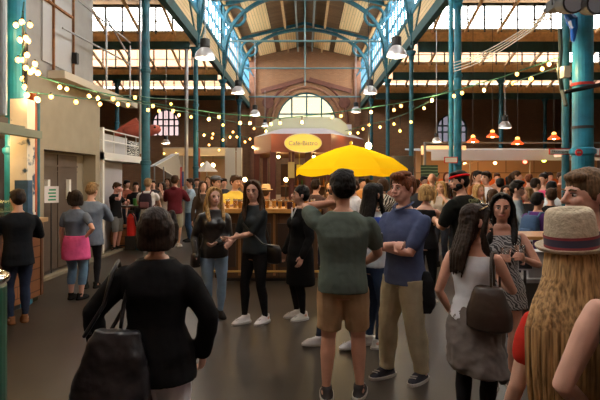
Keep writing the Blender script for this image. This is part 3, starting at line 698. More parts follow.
p = person(255, 6.15, Hh(180, 6.15), -42, 'person with long brown hair in dark grey tee and black jeans, hands clasped, white trainers', 'f', ('long', 'chestnut'), ((.028, .036, .042), .85, .50), ('leggings', (.01, .01, .012), 2), (.75, .75, .76),
           armL=((-.075, -.15, .62), (1, .5, -.5), (-1, -.3, -.3), .6), armR=((.065, -.15, .60), (.7, .6, -.5), (.5, -.6, -.5), .7), head=(34, 2), lean=3, stance=(.055, .05), q='mid', skn=(.55, .3, .22))
hb = empty('shoulder_bag', 'black shoulder bag on the hip of the person with clasped hands', 'bag', tuple(wpt(p, (.13, .02, .45)))); inv = Matrix.Translation(-hb.location)
b = MB().stack([(.43, .05, .02), (.44, .075, .03), (.53, .075, .03), (.56, .06, .02)], 18, p=3).xform(Matrix.Translation((.13, .05, 0)))
place(b, p).xform(inv).build('bag_body', mat('black_leather', (.012, .011, .012), .35, bump=.2), hb, smooth=True)
place(MB().tube([(.10, .06, .55), (.03, .075, .72), (-.06, .02, .835), (-.02, -.085, .72), (.11, -.03, .58), (.16, .04, .55)], .006, 6), p).xform(inv).build('strap', mat('black_leather', K), hb, smooth=True)
p = person(214, 6.4, Hh(187, 6.4), 22, 'person with long blonde hair in black leather jacket and pale blue jeans', 'f', ('long', 'blonde'), ((.01, .01, .012), 2, .47, .016, 'leather_jacket', .1, mat('leather_black', (.010, .010, .012), .35, bump=.4)), ('jeans', LDEN, 2), (.015, .013, .013), armR=((.15, -.05, .51), (.3, 1, 0), (0, -.2, -1), .5), armL='clasp', head=(6, 2), q='mid', skn=(.58, .34, .27))
hb = empty('handbag', 'small black handbag at the side of the blonde in the leather jacket', 'bag', tuple(wpt(p, (-.15, -.02, .42)))); inv = Matrix.Translation(-hb.location)
place(MB().stack([(.41, .03, .05), (.42, .035, .075), (.50, .03, .07), (.52, .02, .06)], 16, p=3).xform(Matrix.Translation((-.15, -.03, 0))), p).xform(inv).build('bag_body', mat('black_leather', K), hb, smooth=True)
place(MB().tube([(-.15, -.09, .51), (-.15, -.06, .60), (-.15, .0, .61), (-.15, .04, .51)], .006, 6), p).xform(inv).build('handle', mat('black_leather', K), hb, smooth=True)

p = person(76, 7.35, Hh(190, 7.35), 172, 'person in grey-blue T-shirt, pink jacket tied round the waist, hand on hip', 'f', ('bob', 'dark'), ((.12, .15, .21), .55, .59, .012), ('jeans', (.14, .24, .36), 1.6), (.012, .011, .011), armR='hip', armL='down', head=(48, 0), q='mid', fat=1.1, skn=(.55, .28, .2))
child(MB().stack([(.375, .132, .11), (.40, .135, .112), (.50, .125, .102), (.565, .115, .094), (.60, .10, .082)], 24).box(-.03, .03, -.12, -.09, .54, .58).tube([(.02, -.09, .56), (.05, -.105, .50), (.04, -.10, .42)], .02, 8).tube([(-.02, -.09, .56), (-.05, -.105, .50), (-.04, -.10, .44)], .02, 8), p, 'waist_jacket', cloth((.78, .12, .33)), 'pink jacket tied round the waist', vox=.014, disp=.02)
p = person(91, 8.1, Hh(183, 8.1), 195, 'person with sandy hair in loose blue-grey sweater with a dark strap, beside the pink-jacket wearer', 'm', ('quiff', 'sandy'), ((.15, .19, .26), 2, .42, .022), ('leggings', (.02, .02, .025), 2), (.015, .015, .015), armR='phone', armL='down', head=(-20, 10), q='mid')
b = MB().tube([(.09, .03, .80), (.085, .075, .75), (.088, .085, .66), (.075, .06, .57)], .016, 8); child(b, p, 'strap', cloth(K))
p = person(18, 6.15, Hh(189, 6.15), 222, 'person in dark suit jacket and navy jeans at the snack counter, brown shoes', 'm', ('short', 'dark'), ((.010, .012, .016), 2, .44, .018, 'suit_jacket'), ('jeans', (.02, .03, .06), 2), (.2, .09, .04), armR='hold', armL='hold', head=(8, 4), q='mid')
p = person(116, 12.3, Hh(182, 12.3), 78, 'person in black T-shirt and grey shorts, chin in hand, black shoes, by the pale wall', 'm', ('short', 'brown'), (K, .6, .48), ('shorts', (.17, .18, .19), .95), (.02, .02, .02), armL='phone', armR='face', head=(0, 14), skn=(.52, .25, .2))
p = person(148, 12.0, Hh(178, 12.0), 180, 'person in white T-shirt carrying a dark backpack, next to the teal column', 'm', ('short', 'sandy'), ((.62, .63, .66), .6, .48), ('shorts', (.03, .03, .04), .95), (.3, .3, .3), armL='phone', armR='table')
backpack(p, cloth((.03, .02, .03)), 'dark backpack with pinkish panel on the white T-shirt', cloth((.13, .06, .07)))
person(136, 14.2, Hh(182, 14.2), 20, 'person in black shirt facing the camera behind the standing table', 'm', ('short', 'dark'), (K, .6, .48), ('jeans', NAVY, 2), armL='table')
person(162, 14.0, Hh(182, 14.0), -20, 'person with brown bob and pale top between backpack and maroon hoodie', 'f', ('bob', 'dark'), ((.42, .33, .28), 1, .48), ('jeans', NAVY, 2), armL='face')
p = person(175, 12.9, Hh(175, 12.9), 178, 'person in maroon hoodie and pale khaki shorts seen from behind', 'm', ('short', 'brown'), ((.12, .018, .028), 2, .47, .018, 'hoodie'), ('shorts', (.36, .36, .28), .95), (.4, .38, .36), armL='phone', armR='phone')
child(MB().ell((0, .05, .835), (.05, .035, .03)), p, 'hood', cloth((.11, .016, .025)), vox=.02)
person(190, 14.0, Hh(178, 14.0), -62, 'person in open pale denim shirt and blue jeans facing left', 'm', ('short', 'dark'), ((.32, .45, .6), 1.3, .46, .018, 'denim_shirt'), ('jeans', (.05, .1, .2), 2), armL='phone', armR='phone')
# --- around the bar
person(235, 9.9, Hh(175, 9.9), 28, 'bearded person in bright yellow T-shirt eating', 'm', ('short', 'brown'), ((.85, .66, .12), .6, .48), ('jeans', NAVY, 2), armL='face', armR='hold', q='mid', head=(20, 4))
p = person(216, 10.5, Hh(176, 10.5), 60, 'person in grey flat cap and navy jumper facing right', 'm', ('short', 'brown'), ((.02, .03, .07), 2, .48), ('jeans', NAVY, 2), armL='hold', q='mid')
child(MB().ell((0, .004, .985), (.053, .062, .03)).ell((0, -.055, .972), (.036, .03, .008)), p, 'flat_cap', cloth((.13, .14, .16)), head=True)
p = person(266, 9.6, Hh(186, 9.6), 160, 'person with a pale straw hat behind the wooden bar', 'm', ('short', 'brown'), ((.3, .2, .12), 2, .48), ('jeans', NAVY, 2))
child(MB().stack([(.965, .075, .08), (.972, .075, .08), (.974, .05, .058), (1.02, .046, .052), (1.03, .03, .03)], 20), p, 'straw_hat', cloth((.62, .42, .2)), head=True)
person(203, 11.5, Hh(181, 11.5), 30, 'person with dark hair in brown jacket between the pale denim shirt and the flat cap', 'f', ('long', 'brown'), ((.07, .05, .04), 2, .48), ('jeans', K, 2))
person(249, 12.5, Hh(180, 12.5), -30, 'dark-haired person in black shirt in front of the café kiosk post', 'm', ('short', 'black'), (K, 1, .48), ('jeans', K, 2))
person(316, 9.8, Hh(179, 9.8), 150, 'person with dark brown hair under the left side of the yellow parasol', 'm', ('short', 'dark'), ((.08, .05, .05), 2, .48), ('jeans', NAVY, 2), q='mid')
person(353, 8.9, Hh(179, 8.9), -60, 'person with brown hair in crisp white shirt under the yellow parasol', 'm', ('short', 'brown'), ((.62, .66, .75), 2, .48), ('jeans', NAVY, 2), q='mid')
person(383, 9.6, Hh(178, 9.6), 170, 'person in black-and-white patterned top under the parasol edge', 'f', ('bob', 'brown'), ((.1, .1, .1), 1, .48, .012, 'blouse', .05, mat('spotted_cloth', (.03, .03, .03), .8, wave=('DIAGONAL', 9, (.6, .6, .58), .6, 8))), ('jeans', K, 2))
person(371, 10.4, Hh(180, 10.4), 120, 'person in teal top behind the black-haired one, under the parasol', 'f', ('bun', 'brown'), ((.05, .22, .3), 1, .48), ('jeans', K, 2))
# --- right half
p = person(425, 7.1, Hh(184, 7.1), 142, 'person with blonde hair in sleeveless black top and black leggings, white trainers', 'f', ('bob', 'blonde'), ((.012, .012, .014), 0, .47, .012, 'sleeveless_top', .25), ('leggings', (.01, .01, .012), 2), (.7, .7, .7), armR='phone', armL='phone', q='mid', lean=4, skn=(.55, .3, .2))
p = person(470, 6.2, Hh(169, 6.2), -142, 'bearded person with red headband and black T-shirt, looking left', 'm', ('short', 'black'), ((.010, .011, .010), .75, .47, .018), ('shorts', (.25, .17, .1), .95), (.3, .15, .08), armL='hold', armR='hold', head=(52, -4), q='mid', fat=1.3, skn=(.5, .26, .18), lean=12)
child(MB().tube([(.0505*math.cos(a), .004+.0585*math.sin(a), .968+.006*math.sin(a)) for a in [2*PI*i/24 for i in range(25)]], .0075, 6, caps=False), p, 'headband', cloth((.75, .02, .02)), 'red headband', head=True)
child(MB().ell((0, -.022, .893), (.030, .026, .019)).ell((.030, -.012, .905), (.01, .022, .02)).ell((-.030, -.012, .905), (.01, .022, .02)), p, 'beard', hairm(HAIR['black']), head=True)
o = text('shirt_print', 'CREW', .038, mat('olive_print', (.26, .3, .16), .8), Matrix.Scale(p.H, 4) @ p.up @ Matrix.Translation((.028, .106, .793)) @ Matrix.Rotation(PI, 4, 'Z') @ Matrix.Rotation(R(84), 4, 'X') , p.t, bold=.0008); o['label'] = 'olive green lettering across the back'
p = person(474, 3.45, Hh(204, 3.45), 140, 'person in white tank top with long brown hair and sunglasses pushed up', 'f', ('long', 'dark'), ((.62, .64, .68), 0, .50, .007, 'tank_top'), ('leggings', (.012, .012, .014), 2), (.03, .03, .03),
           armR=((.05, -.18, .66), (.8, .5, -.6), (-.2, -1, .3), .8), armL=((.13, -.04, .52), (.3, 1, 0), (0, -.2, -1), .5), head=(-46, 6), q='near', fat=1.05, skn=(.5, .25, .17))
for s in (1, -1): child(MB().ell((s*.022, -.024, 1.008), (.018, .013, .006)), p, 'sunglasses_lens', mat('dark_lens', (.03, .02, .015), .15), head=True)
child(MB().tube([(-.043, .01, .985), (-.042, -.02, 1.004), (0, -.034, 1.012), (.042, -.02, 1.004), (.043, .01, .985)], .0025, 6), p, 'sunglasses_frame', mat('gold_frame', (.6, .45, .25), .3, metal=.6), head=True)
child(MB().stack([(.30, .125, .10, -.04, .02), (.33, .13, .11, -.02, .02), (.42, .122, .10, 0, .012), (.52, .108, .088), (.585, .092, .072)], 24).tube([(.03, -.085, .565), (.045, -.10, .48), (.05, -.10, .34)], .022, 8).tube([(-.05, -.075, .565), (-.085, -.08, .46), (-.10, -.07, .25)], .024, 8), p, 'waist_jacket', cloth((.14, .12, .11)), 'grey-brown jacket tied round the waist', vox=.011, disp=.04)
hb = empty('shoulder_bag', 'dark brown leather drawstring bag under the arm of the tank-top wearer', 'bag', tuple(wpt(p, (-.12, .06, .52)))); inv = Matrix.Translation(-hb.location)
LB = mat('dark_brown_leather', (.03, .019, .014), .4, noise=(8, .2), bump=.3)
b = MB().stack([(.50, .05, .035), (.515, .095, .058), (.58, .092, .056), (.66, .065, .04), (.685, .055, .03)], 20, p=2.6).xform(Matrix.Translation((-.095, .085, 0)))
fin(place(b, p).xform(inv).build('bag_body', LB, hb), .01, 2, .015)
for dy in (0, .035): place(MB().tube([(-.11, .10-dy, .67), (-.10, .075-dy, .76), (-.088, .035-dy*.5, .815), (-.088, .0-dy*.4, .815), (-.10, -.03-dy*.3, .76), (-.115, .01, .67)], .0055, 7), p).xform(inv).build('strap', LB, hb, smooth=True)
p = person(502, 4.3, Hh(193, 4.3), -14, 'person with long dark hair in black-and-white patterned dress, looking down, holding cups', 'f', ('long', 'black'), ((.3, .3, .3), 0, .42, .01, 'dress', .3, mat('patterned_dress', (.32, .32, .32), .8, wave=('DIAGONAL', 16, (.04, .04, .045), .5, 10))), None, (.1, .08, .07),
           armL='hold', armR=((.05, -.17, .69), (.8, .4, -.8), (-.2, -.9, .3), .9), head=(-6, 4), q='near', skn=(.46, .22, .15))
for i, (v, s) in enumerate((((.055, -.20, .705), 'left'), ((-.01, -.21, .69), 'right'))):
    beer(wpt(p, v), f'clear plastic cup in the hands of the patterned-dress wearer, {s} of the two', .2, (.3, .2, .1), h=.11)
# hat wearer, nearest of all
p = person(571, 1.98, 1.535, 176, 'person with very long straight blonde hair and a straw trilby, seen from behind', 'f', ('bald', 'blonde'), ((.5, .03, .02), .5, .5, .012), ('leggings', (.015, .015, .02), 2), armL='relaxed', armR='relaxed', head=(6, -2), q='near', skn=(.5, .27, .19), fat=1.0, hs=1.0)
hm = hairm((.34, .205, .09))
h = MB(); h.ell((0, .010, .955), (.052, .060, .052), n=26, m=16)
rnd = random.Random(3)
for k in range(210):
    a = R(-118+236*((k*.618034) % 1)); r0 = .046+.012*rnd.random(); w_ = .062+.030*rnd.random(); en = .50+.06*rnd.random()+.05*abs(math.sin(a)); j = .010*rnd.uniform(-1, 1)
    x0, y0 = r0*math.sin(a), .008+r0*1.1*math.cos(a)
    y2 = .030+max(0, math.cos(a))*.045
    xs = w_*math.sin(a)*1.20
    h.tube([(x0*.6, y0*.7, 1.000), (x0, y0, .965), (x0*1.12, y0*1.05+.004, .91), (xs*.95, y2+.012, .85), (xs*1.12+j, y2+.036+.01*rnd.random(), .79), (xs*1.12+j, y2+.042, .70), (xs*1.0+j*1.5, y2+.036, .61), (xs*.85+j*2, y2+.030, en)], [.004, .008, .009, .0095, .0095, .0085, .007, .002], 6)
child(h, p, 'hair', hm, head=False)
STRAW = mat('woven_straw', (.44, .37, .27), .8, noise=(60, .15), bump=.5)
hat = MB().stack([(.972, .060, .066), (.990, .062, .070), (1.02, .060, .068), (1.05, .057, .064), (1.062, .054, .060), (1.069, .047, .053), (1.064, .036, .042), (1.050, .024, .034), (1.044, .008, .02)], 36)
HT = Matrix.Translation((0, 0, .985)) @ Matrix.Rotation(R(6), 4, 'Y') @ Matrix.Translation((0, 0, -.972))
ho = MB().stack([(.972, .060, .066), (.967, .072, .078), (.967, .080, .088), (.974, .085, .094), (.978, .085, .094), (.972, .079, .087), (.972, .062, .068)], 36)
for bb, nm, mm in ((hat, 'trilby_crown', STRAW), (ho, 'trilby_brim', STRAW)): child(bb.xform(HT), p, nm, mm, head=True)
child(MB().stack([(.973, .0625, .0690), (.978, .0628, .0700), (1.000, .0630, .0712), (1.003, .0628, .0710)], 36, open_=True).xform(HT), p, 'hat_band', mat('navy_hat_band', (.022, .02, .05), .7), 'navy band with maroon edges', head=True)
for z, rr in ((.976, .0), (1.001, .0008)): child(MB().stack([(z-.0035, .0634, .0708+rr), (z+.0035, .0634, .0710+rr)], 36, open_=True).xform(HT), p, 'band_edge', mat('maroon_ribbon', (.2, .02, .03), .7), head=True)
p = person(587, 2.55, Hh(168, 2.55), -80, 'tall person with tousled light brown hair at the right edge, looking left over the trilby', 'm', ('short', 'light'), ((.07, .075, .085), .7, .48, .014), ('jeans', NAVY, 2), armL='relaxed', armR='relaxed', head=(-4, 2), q='near', skn=(.54, .28, .2))
p = person(622, 1.6, 1.70, 150, 'person in sleeveless black top cut by the right edge beside the long blonde hair', 'f', ('bun', 'brown'), ((.012, .012, .014), 0, .48, .01, 'black_top'), ('leggings', K, 2), armL=((.12, -.09, .56), (.6, 1, -.2), (0, -1, -.2), .7), armR='relaxed', q='near', skn=(.55, .3, .22), x=1.13)
p = person(517, 7.9, Hh(181, 7.9), 62, 'person with black hair and black-rimmed glasses in pale blue shirt, looking right', 'm', ('quiff', 'black'), ((.24, .31, .38), 1.2, .48), ('jeans', NAVY, 2), armL='hold', armR='hold', q='mid')
child(MB().tube([(.0475, .0, .944), (.04, -.04, .944), (.030, -.052, .944), (.018, -.055, .934), (.006, -.057, .943), (-.006, -.057, .943), (-.018, -.055, .934), (-.030, -.052, .944), (-.04, -.04, .944), (-.0475, .0, .944)], .0028, 6), p, 'glasses', mat('black_plastic', K), head=True)
p = person(538, 7.0, Hh(192, 7.0), 120, 'person with short black hair in purple hoodie carrying a blue backpack', 'm', ('short', 'black'), ((.10, .035, .17), 2, .48, .018, 'hoodie'), ('jeans', NAVY, 2), armL='hold', armR='hold', q='mid')
backpack(p, cloth((.07, .13, .25)), 'washed blue backpack on the purple hoodie', cloth((.09, .16, .3)))
person(551, 8.0, Hh(188, 8.0), 170, 'person in black jacket between the purple hoodie and the thick column', 'm', ('short', 'brown'), (K, 2, .48), ('jeans', K, 2), q='mid')
person(527, 8.6, Hh(187, 8.6), -70, 'person with light brown bob and black top behind the glasses wearer', 'f', ('bob', 'sandy'), (K, 1, .48), ('jeans', K, 2), q='mid')
# --- the crowd behind: x, Y, y of the head top, yaw, sex, hair, hair colour, shirt colour, sleeve, arms, label
rows = [
 (432, 12.0, 173, 165, 'm', 'bald', 'grey', (.14, .2, .18), 1, 'down', 'bald person in grey-green shirt by the green menu board'),
 (424, 13.5, 176, 20, 'm', 'short', 'black', (.03, .03, .035), 1, 'hold', 'black-haired person in dark top left of the bald one'),
 (441, 10.0, 181, -40, 'f', 'long', 'blonde', (.5, .45, .4), .5, 'face', 'fair long-haired person in pale top, hand at the face'),
 (447, 11.5, 183, 150, 'f', 'long', 'brown', (.12, .03, .04), 1, 'down', 'person in dark red top left of the column over the headband'),
 (486, 10.5, 171, -55, 'm', 'short', 'dark', (.62, .64, .7), 2, 'hold', 'person in bright white shirt leaning in beyond the red headband'),
 (478, 12.5, 168, 20, 'm', 'short', 'black', (.3, .1, .03), 1, 'hold', 'dark-haired stallholder in orange-brown top above the white shirt'),
 (475, 13.8, 169, -10, 'f', 'long', 'auburn', (.3, .16, .1), 1, 'down', 'red-haired person at the stall just right of the bright column'),
 (479, 9.2, 184, 30, 'f', 'long', 'blonde', (.45, .45, .42), .6, 'down', 'fair-haired person in light top low behind the headband wearer'),
 (500, 11.0, 178, 170, 'm', 'short', 'black', (.04, .05, .08), 1, 'down', 'person with round black hair in dark top between white shirt and aqua top'),
 (517, 12.6, 169, 60, 'f', 'tail', 'brown', (.15, .55, .55), 1, 'hold', 'person with brown ponytail in aqua top near the stall wall'),
 (507, 9.0, 185, -30, 'f', 'bob', 'dark', (.1, .05, .05), 1, 'down', 'dark-bobbed person just left of the glasses wearer'),
 (529, 13.2, 174, 160, 'm', 'short', 'auburn', (.35, .05, .04), 1, 'down', 'auburn-haired person in red top by the stall lamps'),
 (536, 10.5, 178, 100, 'm', 'crop', 'dark', (.06, .1, .22), 1.4, 'hold', 'person in blue cap-sleeved shirt behind the purple hoodie'),
 (543, 12.0, 173, -60, 'f', 'bun', 'dark', (.75, .1, .25), 0, 'hold', 'person in pink vest with dark hair tied up'),
 (552, 9.4, 181, 120, 'm', 'short', 'black', (.55, .6, .68), .7, 'hold', 'black-haired person in pale T-shirt left of the thick column'),
 (458, 10.8, 187, 100, 'f', 'bob', 'brown', (.35, .2, .15), .6, 'down', 'brown-haired person in rusty top hidden behind the headband wearer'),
 (561, 13.5, 172, 10, 'm', 'short', 'brown', (.3, .12, .05), 1, 'down', 'person in brown-orange top beside the red-framed sign'),
 (493, 8.8, 189, 175, 'f', 'long', 'brown', (.3, .28, .26), .6, 'down', 'long-haired person just above the patterned-dress wearer'),
 (590, 12.0, 177, 30, 'f', 'long', 'brown', (.2, .1, .08), 1, 'down', 'person behind the thick column at the far right edge'),
 (416, 11.0, 179, 150, 'm', 'short', 'brown', (.04, .05, .09), 2, 'down', 'person in navy jacket right of the red-brown head'),
 (407, 13.0, 175, 20, 'm', 'short', 'dark', (.10, .10, .11), 1, 'down', 'person in charcoal shirt beside the black loudspeaker'),
 (395, 14.0, 178, -20, 'f', 'bob', 'dark', (.25, .12, .1), 1, 'down', 'person in brown-red top under the right corner of the parasol'),
 (329, 12.0, 181, 10, 'f', 'long', 'brown', (.2, .12, .1), 1, 'down', 'long-haired person far under the parasol beyond the raised hand'),
 (341, 13.5, 180, 180, 'm', 'short', 'dark', (.1, .12, .15), 1, 'down', 'short-haired person far under the parasol near its pole'),
 (362, 13.0, 178, 30, 'm', 'short', 'black', (.5, .25, .1), 1, 'down', 'person in orange-brown shirt under the parasol, right of its pole'),
 (197, 15.5, 178, 10, 'm', 'short', 'brown', (.12, .1, .09), 1, 'down', 'person in brown top behind the pale denim shirt'),
 (209, 15.0, 176, -30, 'f', 'long', 'sandy', (.3, .2, .12), 1, 'down', 'sandy-haired person left of the grey flat cap'),
 (224, 14.0, 178, 20, 'm', 'short', 'dark', (.05, .06, .08), 1, 'down', 'dark-haired person between flat cap and yellow T-shirt'),
 (240, 15.8, 177, 0, 'f', 'bun', 'dark', (.2, .15, .12), 1, 'down', 'person with tied-up hair right of the yellow T-shirt'),
 (258, 15.1, 181, 20, 'm', 'short', 'black', (.02, .02, .02), 1, 'down', 'bartender in black beside the left post of the café kiosk'),
 (153, 15.9, 180, 10, 'm', 'short', 'dark', (.05, .05, .06), 1, 'down', 'person in dark top under the small white stall roof'),
 (168, 16.2, 178, -15, 'f', 'long', 'brown', (.3, .25, .22), 1, 'down', 'person in light brown top between stall and maroon hoodie'),
 (127, 15.5, 180, 60, 'm', 'short', 'black', (.25, .08, .05), 1, 'hold', 'person in rust top in the doorway beyond the pale wall'),
 (571, 14.5, 173, -30, 'm', 'short', 'dark', (.08, .08, .1), 1, 'down', 'person in dark top directly behind the thick column'),
 (447, 15.5, 172, 0, 'f', 'long', 'auburn', (.5, .2, .06), 1, 'down', 'stallholder in orange top left of the column above the headband'),
 (436, 16.0, 170, 10, 'm', 'short', 'black', (.28, .1, .3), 1, 'down', 'stallholder in violet top by the green menu board'),
 (497, 15.5, 173, -10, 'm', 'short', 'brown', (.35, .25, .2), 1, 'hold', 'stallholder in tan top in front of the pale boards'),
 (510, 14.5, 176, 90, 'f', 'bob', 'black', (.5, .06, .05), 1, 'down', 'person in red top low in front of the pale boards'),
 (550, 15.8, 172, 0, 'm', 'crop', 'dark', (.4, .14, .04), 1, 'down', 'stallholder in orange top left of the red-framed sign'),
]
for (px, Y, yt, yaw, sex, hk, hc, tc, sl, am, lab) in rows:
    H = Hh(yt, Y); H = max(1.5, min(1.93, H))
    person(px, Y, H, yaw, lab, sex, (hk, hc), (tc, sl, .48), ('jeans', (.03, .035, .05), 2), armL=am, armR=am if am != 'face' else 'folded', group=None, face=2 if abs(((yaw+180) % 360)-180) < 80 and Y < 11 else False, skn=(.5+.06*math.sin(px), .27+.04*math.sin(px), .19+.03*math.sin(px)))
# ================================================================== buildings and furniture in the hall
GREY = mat('grey_metal_cladding', (.27, .26, .25), .5, noise=(2.5, .15), bump=.05)
OLIVE = mat('olive_grey_plaster', (.30, .26, .19), .8, noise=(3, .08))
RUST = mat('rusty_trim', (.22, .09, .03), .8, noise=(9, .4))
# the built-in house at the left
hs = MB().box(-7, -4.7, 8.5, 9.0, 0, 3.6).box(-7, -4.7, 11.22, 11.45, 0, 3.6).box(-7, -4.7, 9.0, 11.22, 2.3, 3.6).box(-7, -4.98, 9.0, 11.22, 0, 2.3)
struct(hs.build('wall_inner_left', OLIVE))
d = struct(MB().box(-4.98, -4.93, 9.05, 10.8, 0, 2.25).box(-4.93, -4.91, 9.05, 10.8, 2.0, 2.04).box(-4.93, -4.91, 9.05, 10.8, 1.9, 1.92).box(-4.93, -4.915, 9.95, 9.98, 0, 2.25).build('door_1', mat('dark_brown_door', (.085, .06, .045), .5, noise=(4, .15))))
for y in (9.5, 10.35): MB().box(-4.93, -4.86, y-.04, y+.04, 1.35, 1.75).build('door_handle', WHITE, d)
up = empty('upper_cabin', 'grey metal-clad upper cabin with rusty door edges above the olive wall', 'cabin', (-5.8, 10, 3.6))
UPI = Matrix.Translation((5.8, -10, -3.6))
MB().box(-7, -4.75, 8.5, 11.2, 3.6, 8.0).xform(UPI).build('cladding', GREY, up)
MB().box(-4.75, -4.72, 9.0, 10.1, 3.9, 7.5).xform(UPI).build('door_leaf', mat('lighter_grey_door', (.36, .36, .37), .4), up)
for y in (9.35, 10.15): MB().box(-4.72, -4.68, y-.015, y+.015, 3.8, 7.8).xform(UPI).build('rusty_upright', RUST, up)
for z in (5.0, 5.9): MB().box(-4.72, -4.68, 8.8, 10.1, z, z+.04).xform(UPI).build('rusty_rail', RUST, up)
for z in (4.1, 6.2): MB().box(-4.72, -4.62, 10.12, 10.22, z, z+.22).xform(UPI).build('hinge', mat('black_iron', K, .5), up)
MB().tube([(-4.66, 8.75, 5.4), (-4.66, 8.75, 6.6), (-4.66, 8.62, 6.7)], .03, 8).xform(UPI).build('bent_pipe', RUST, up)
lg = empty('gangway', 'pale gangway slab with thin grey railing above the olive wall', 'gangway', (-4.6, 10, 3.6)); I = Matrix.Translation((4.6, -10, -3.6))
MB().box(-4.74, -4.42, 9.2, 13.2, 3.62, 3.76).xform(I).build('slab', mat('pale_slab', (.5, .46, .38), .7), lg)
for y, z in ((11.45, 5.45), (13.0, 5.2)): MB().tube([(-4.55, y, 3.76), (-4.55, y, z)], .025, 8).xform(I).build('railing_post', STEEL, lg)
MB().tube([(-4.55, 11.45, 5.45), (-4.55, 13.0, 4.9)], .022, 8).tube([(-4.55, 9.4, 4.6), (-4.55, 13.0, 4.75)], .02, 8).tube([(-4.55, 9.4, 5.35), (-4.55, 13.0, 5.3)], .02, 8).xform(I).build('handrail', STEEL, lg)
# mezzanine
mz = empty('mezzanine', 'white steel mezzanine with railing right of the olive wall', 'mezzanine', (-4.8, 12.9, 0)); I = Matrix.Translation((4.8, -12.9, 0))
for y in (11.5, 14.5): MB().box(-4.75, -4.65, y, y+.1, 0, 2.95).xform(I).build('post', WHITE, mz)
MB().box(-6.6, -4.65, 11.5, 14.6, 2.2, 2.38).xform(I).build('deck', WHITE, mz)
for z in (2.92, 2.66): MB().tube([(-4.7, 11.5, z), (-4.7, 14.6, z)], .018, 8).xform(I).build('rail', WHITE, mz)
for y in (12.3, 13.1, 13.9): MB().tube([(-4.7, y, 2.38), (-4.7, y, 2.92)], .012, 8).xform(I).build('baluster', WHITE, mz)
MB().box(-4.85, -4.8, 11.6, 13.5, 2.38, 2.85).xform(I).build('infill_panel', mat('pale_grey_panel', (.5, .5, .52), .6), mz)
MB().box(-4.85, -4.8, 13.6, 14.5, 2.38, 2.8).xform(I).build('printed_panel', mat('black_white_print', (.02, .02, .02), .6, wave=('Z', 5, (.7, .7, .68), .62, 14)), mz)
struct(MB().box(-5.05, -4.9, 11.45, 13.4, 0, 2.2).build('wall_pale', mat('pale_lilac_plaster', (.42, .4, .41), .8, noise=(2, .05))))
# coral red fish
fh = empty('fish_figure', 'coral red fish-shaped figure hanging above the mezzanine railing', 'hanging decoration', (-5.0, 14.9, 3.2))
b = MB().ell((.1, 0, 0), (.55, .16, .20), n=20, m=12).ell((.52, 0, .03), (.2, .14, .14)); fin(b.build('body', mat('coral_red_fabric', (.55, .13, .09), .7, noise=(5, .15)), fh), .03, 3)
MB().prism([(-.6, -.02, .02), (-.05, -.02, .38), (.15, -.02, .12), (-.3, -.02, .05)], (0, .04, 0)).build('dorsal_fin', mat('coral_red_fabric', (.55, .13, .09)), fh)
MB().prism([(-.40, -.02, .05), (-.72, -.02, -.02), (-.68, -.02, -.22), (-.3, -.02, -.10)], (0, .04, 0)).build('tail_fin', mat('coral_red_fabric', (.55, .13, .09)), fh)
MB().ell((.56, -.12, .08), (.035, .02, .035)).build('eye', BLACK, fh)
MB().tube([(0, 0, .2), (0, 0, 3.9)], .006, 5).build('hanging_cord', BLACK, fh)
# snack counter
WOODC = planks('orange_brown_counter_wood', (.3, .12, .045), (.24, .09, .035), (1.2, .16, .008), 'YZ')
sc = empty('snack_counter', 'orange-brown wooden snack counter along the left edge', 'counter', (-4.4, 5.5, 0)); I = Matrix.Translation((4.4, -5.5, 0))
MB().box(-4.75, -3.85, 3.0, 6.7, 0.08, 1.14).box(-3.88, -3.85, 6.7, 7.35, 0.08, 1.14).box(-4.75, -3.88, 7.3, 7.35, 0.08, 1.14).xform(I).build('counter_body', WOODC, sc)
MB().box(-4.8, -3.80, 2.95, 6.75, 1.14, 1.2).box(-3.89, -3.80, 6.75, 7.40, 1.14, 1.2).box(-4.8, -3.89, 7.24, 7.40, 1.14, 1.2).xform(I).build('counter_top', mat('light_counter_top', (.45, .28, .13), .4), sc)
MB().box(-4.7, -3.9, 3.05, 7.3, 0, .08).xform(I).build('plinth', BLACK, sc)
for y in (4.2, 5.3, 6.3, 7.3): MB().box(-3.855, -3.835, y-.03, y+.03, .08, 1.14).xform(I).build('upright_moulding', mat('dark_moulding', (.15, .06, .03), .5), sc)
dc = empty('display_case', 'lit glass display case with snacks on the counter at the left edge', 'display case', (-4.25, 6.4, 1.2)); I = Matrix.Translation((4.25, -6.4, -1.2))
MB().box(-3.87, -3.86, 4.4, 6.75, 1.21, 1.46).box(-4.5, -3.86, 6.74, 6.75, 1.21, 1.46).box(-4.5, -3.86, 4.4, 6.75, 1.46, 1.475).xform(I).build('glass_panel', pane_glass('case_glass', (.9, .97, .92), .12), dc)
MB().box(-4.5, -3.9, 4.45, 6.7, 1.33, 1.34).xform(I).build('shelf', STEEL, dc)
MB().box(-4.5, -3.86, 4.4, 6.75, 1.2, 1.215).xform(I).build('base_tray', STEEL, dc)
MB().tube([(-4.45, 4.5, 1.44), (-4.45, 6.7, 1.44)], .014, 8).xform(I).build('tube_light', mat('warm_tube', (1, .8, .5), emit=((1, .62, .25), 9)), dc)
PASTRY = mat('golden_pastry', (.6, .3, .07), .6, noise=(20, .25))
for i in range(9):
    y = 4.7+i*.22
    o = MB().ell((0, 0, .03), (.07, .085, .032)).ell((0, .03, .05), (.05, .04, .025)).build('pastry', PASTRY, None, smooth=True); o.location = (-4.05, y, 1.34 if i % 2 else 1.215)
    tag(o, f'golden pastry in the glass case, {"upper" if i % 2 else "lower"} shelf, {["nearest the camera", "second from the near end", "third from the near end", "fourth from the near end", "middle one", "fourth from the far end", "third from the far end", "second from the far end", "at the far end by the notice"][i]}', 'pastry', 'pastries in the glass case')
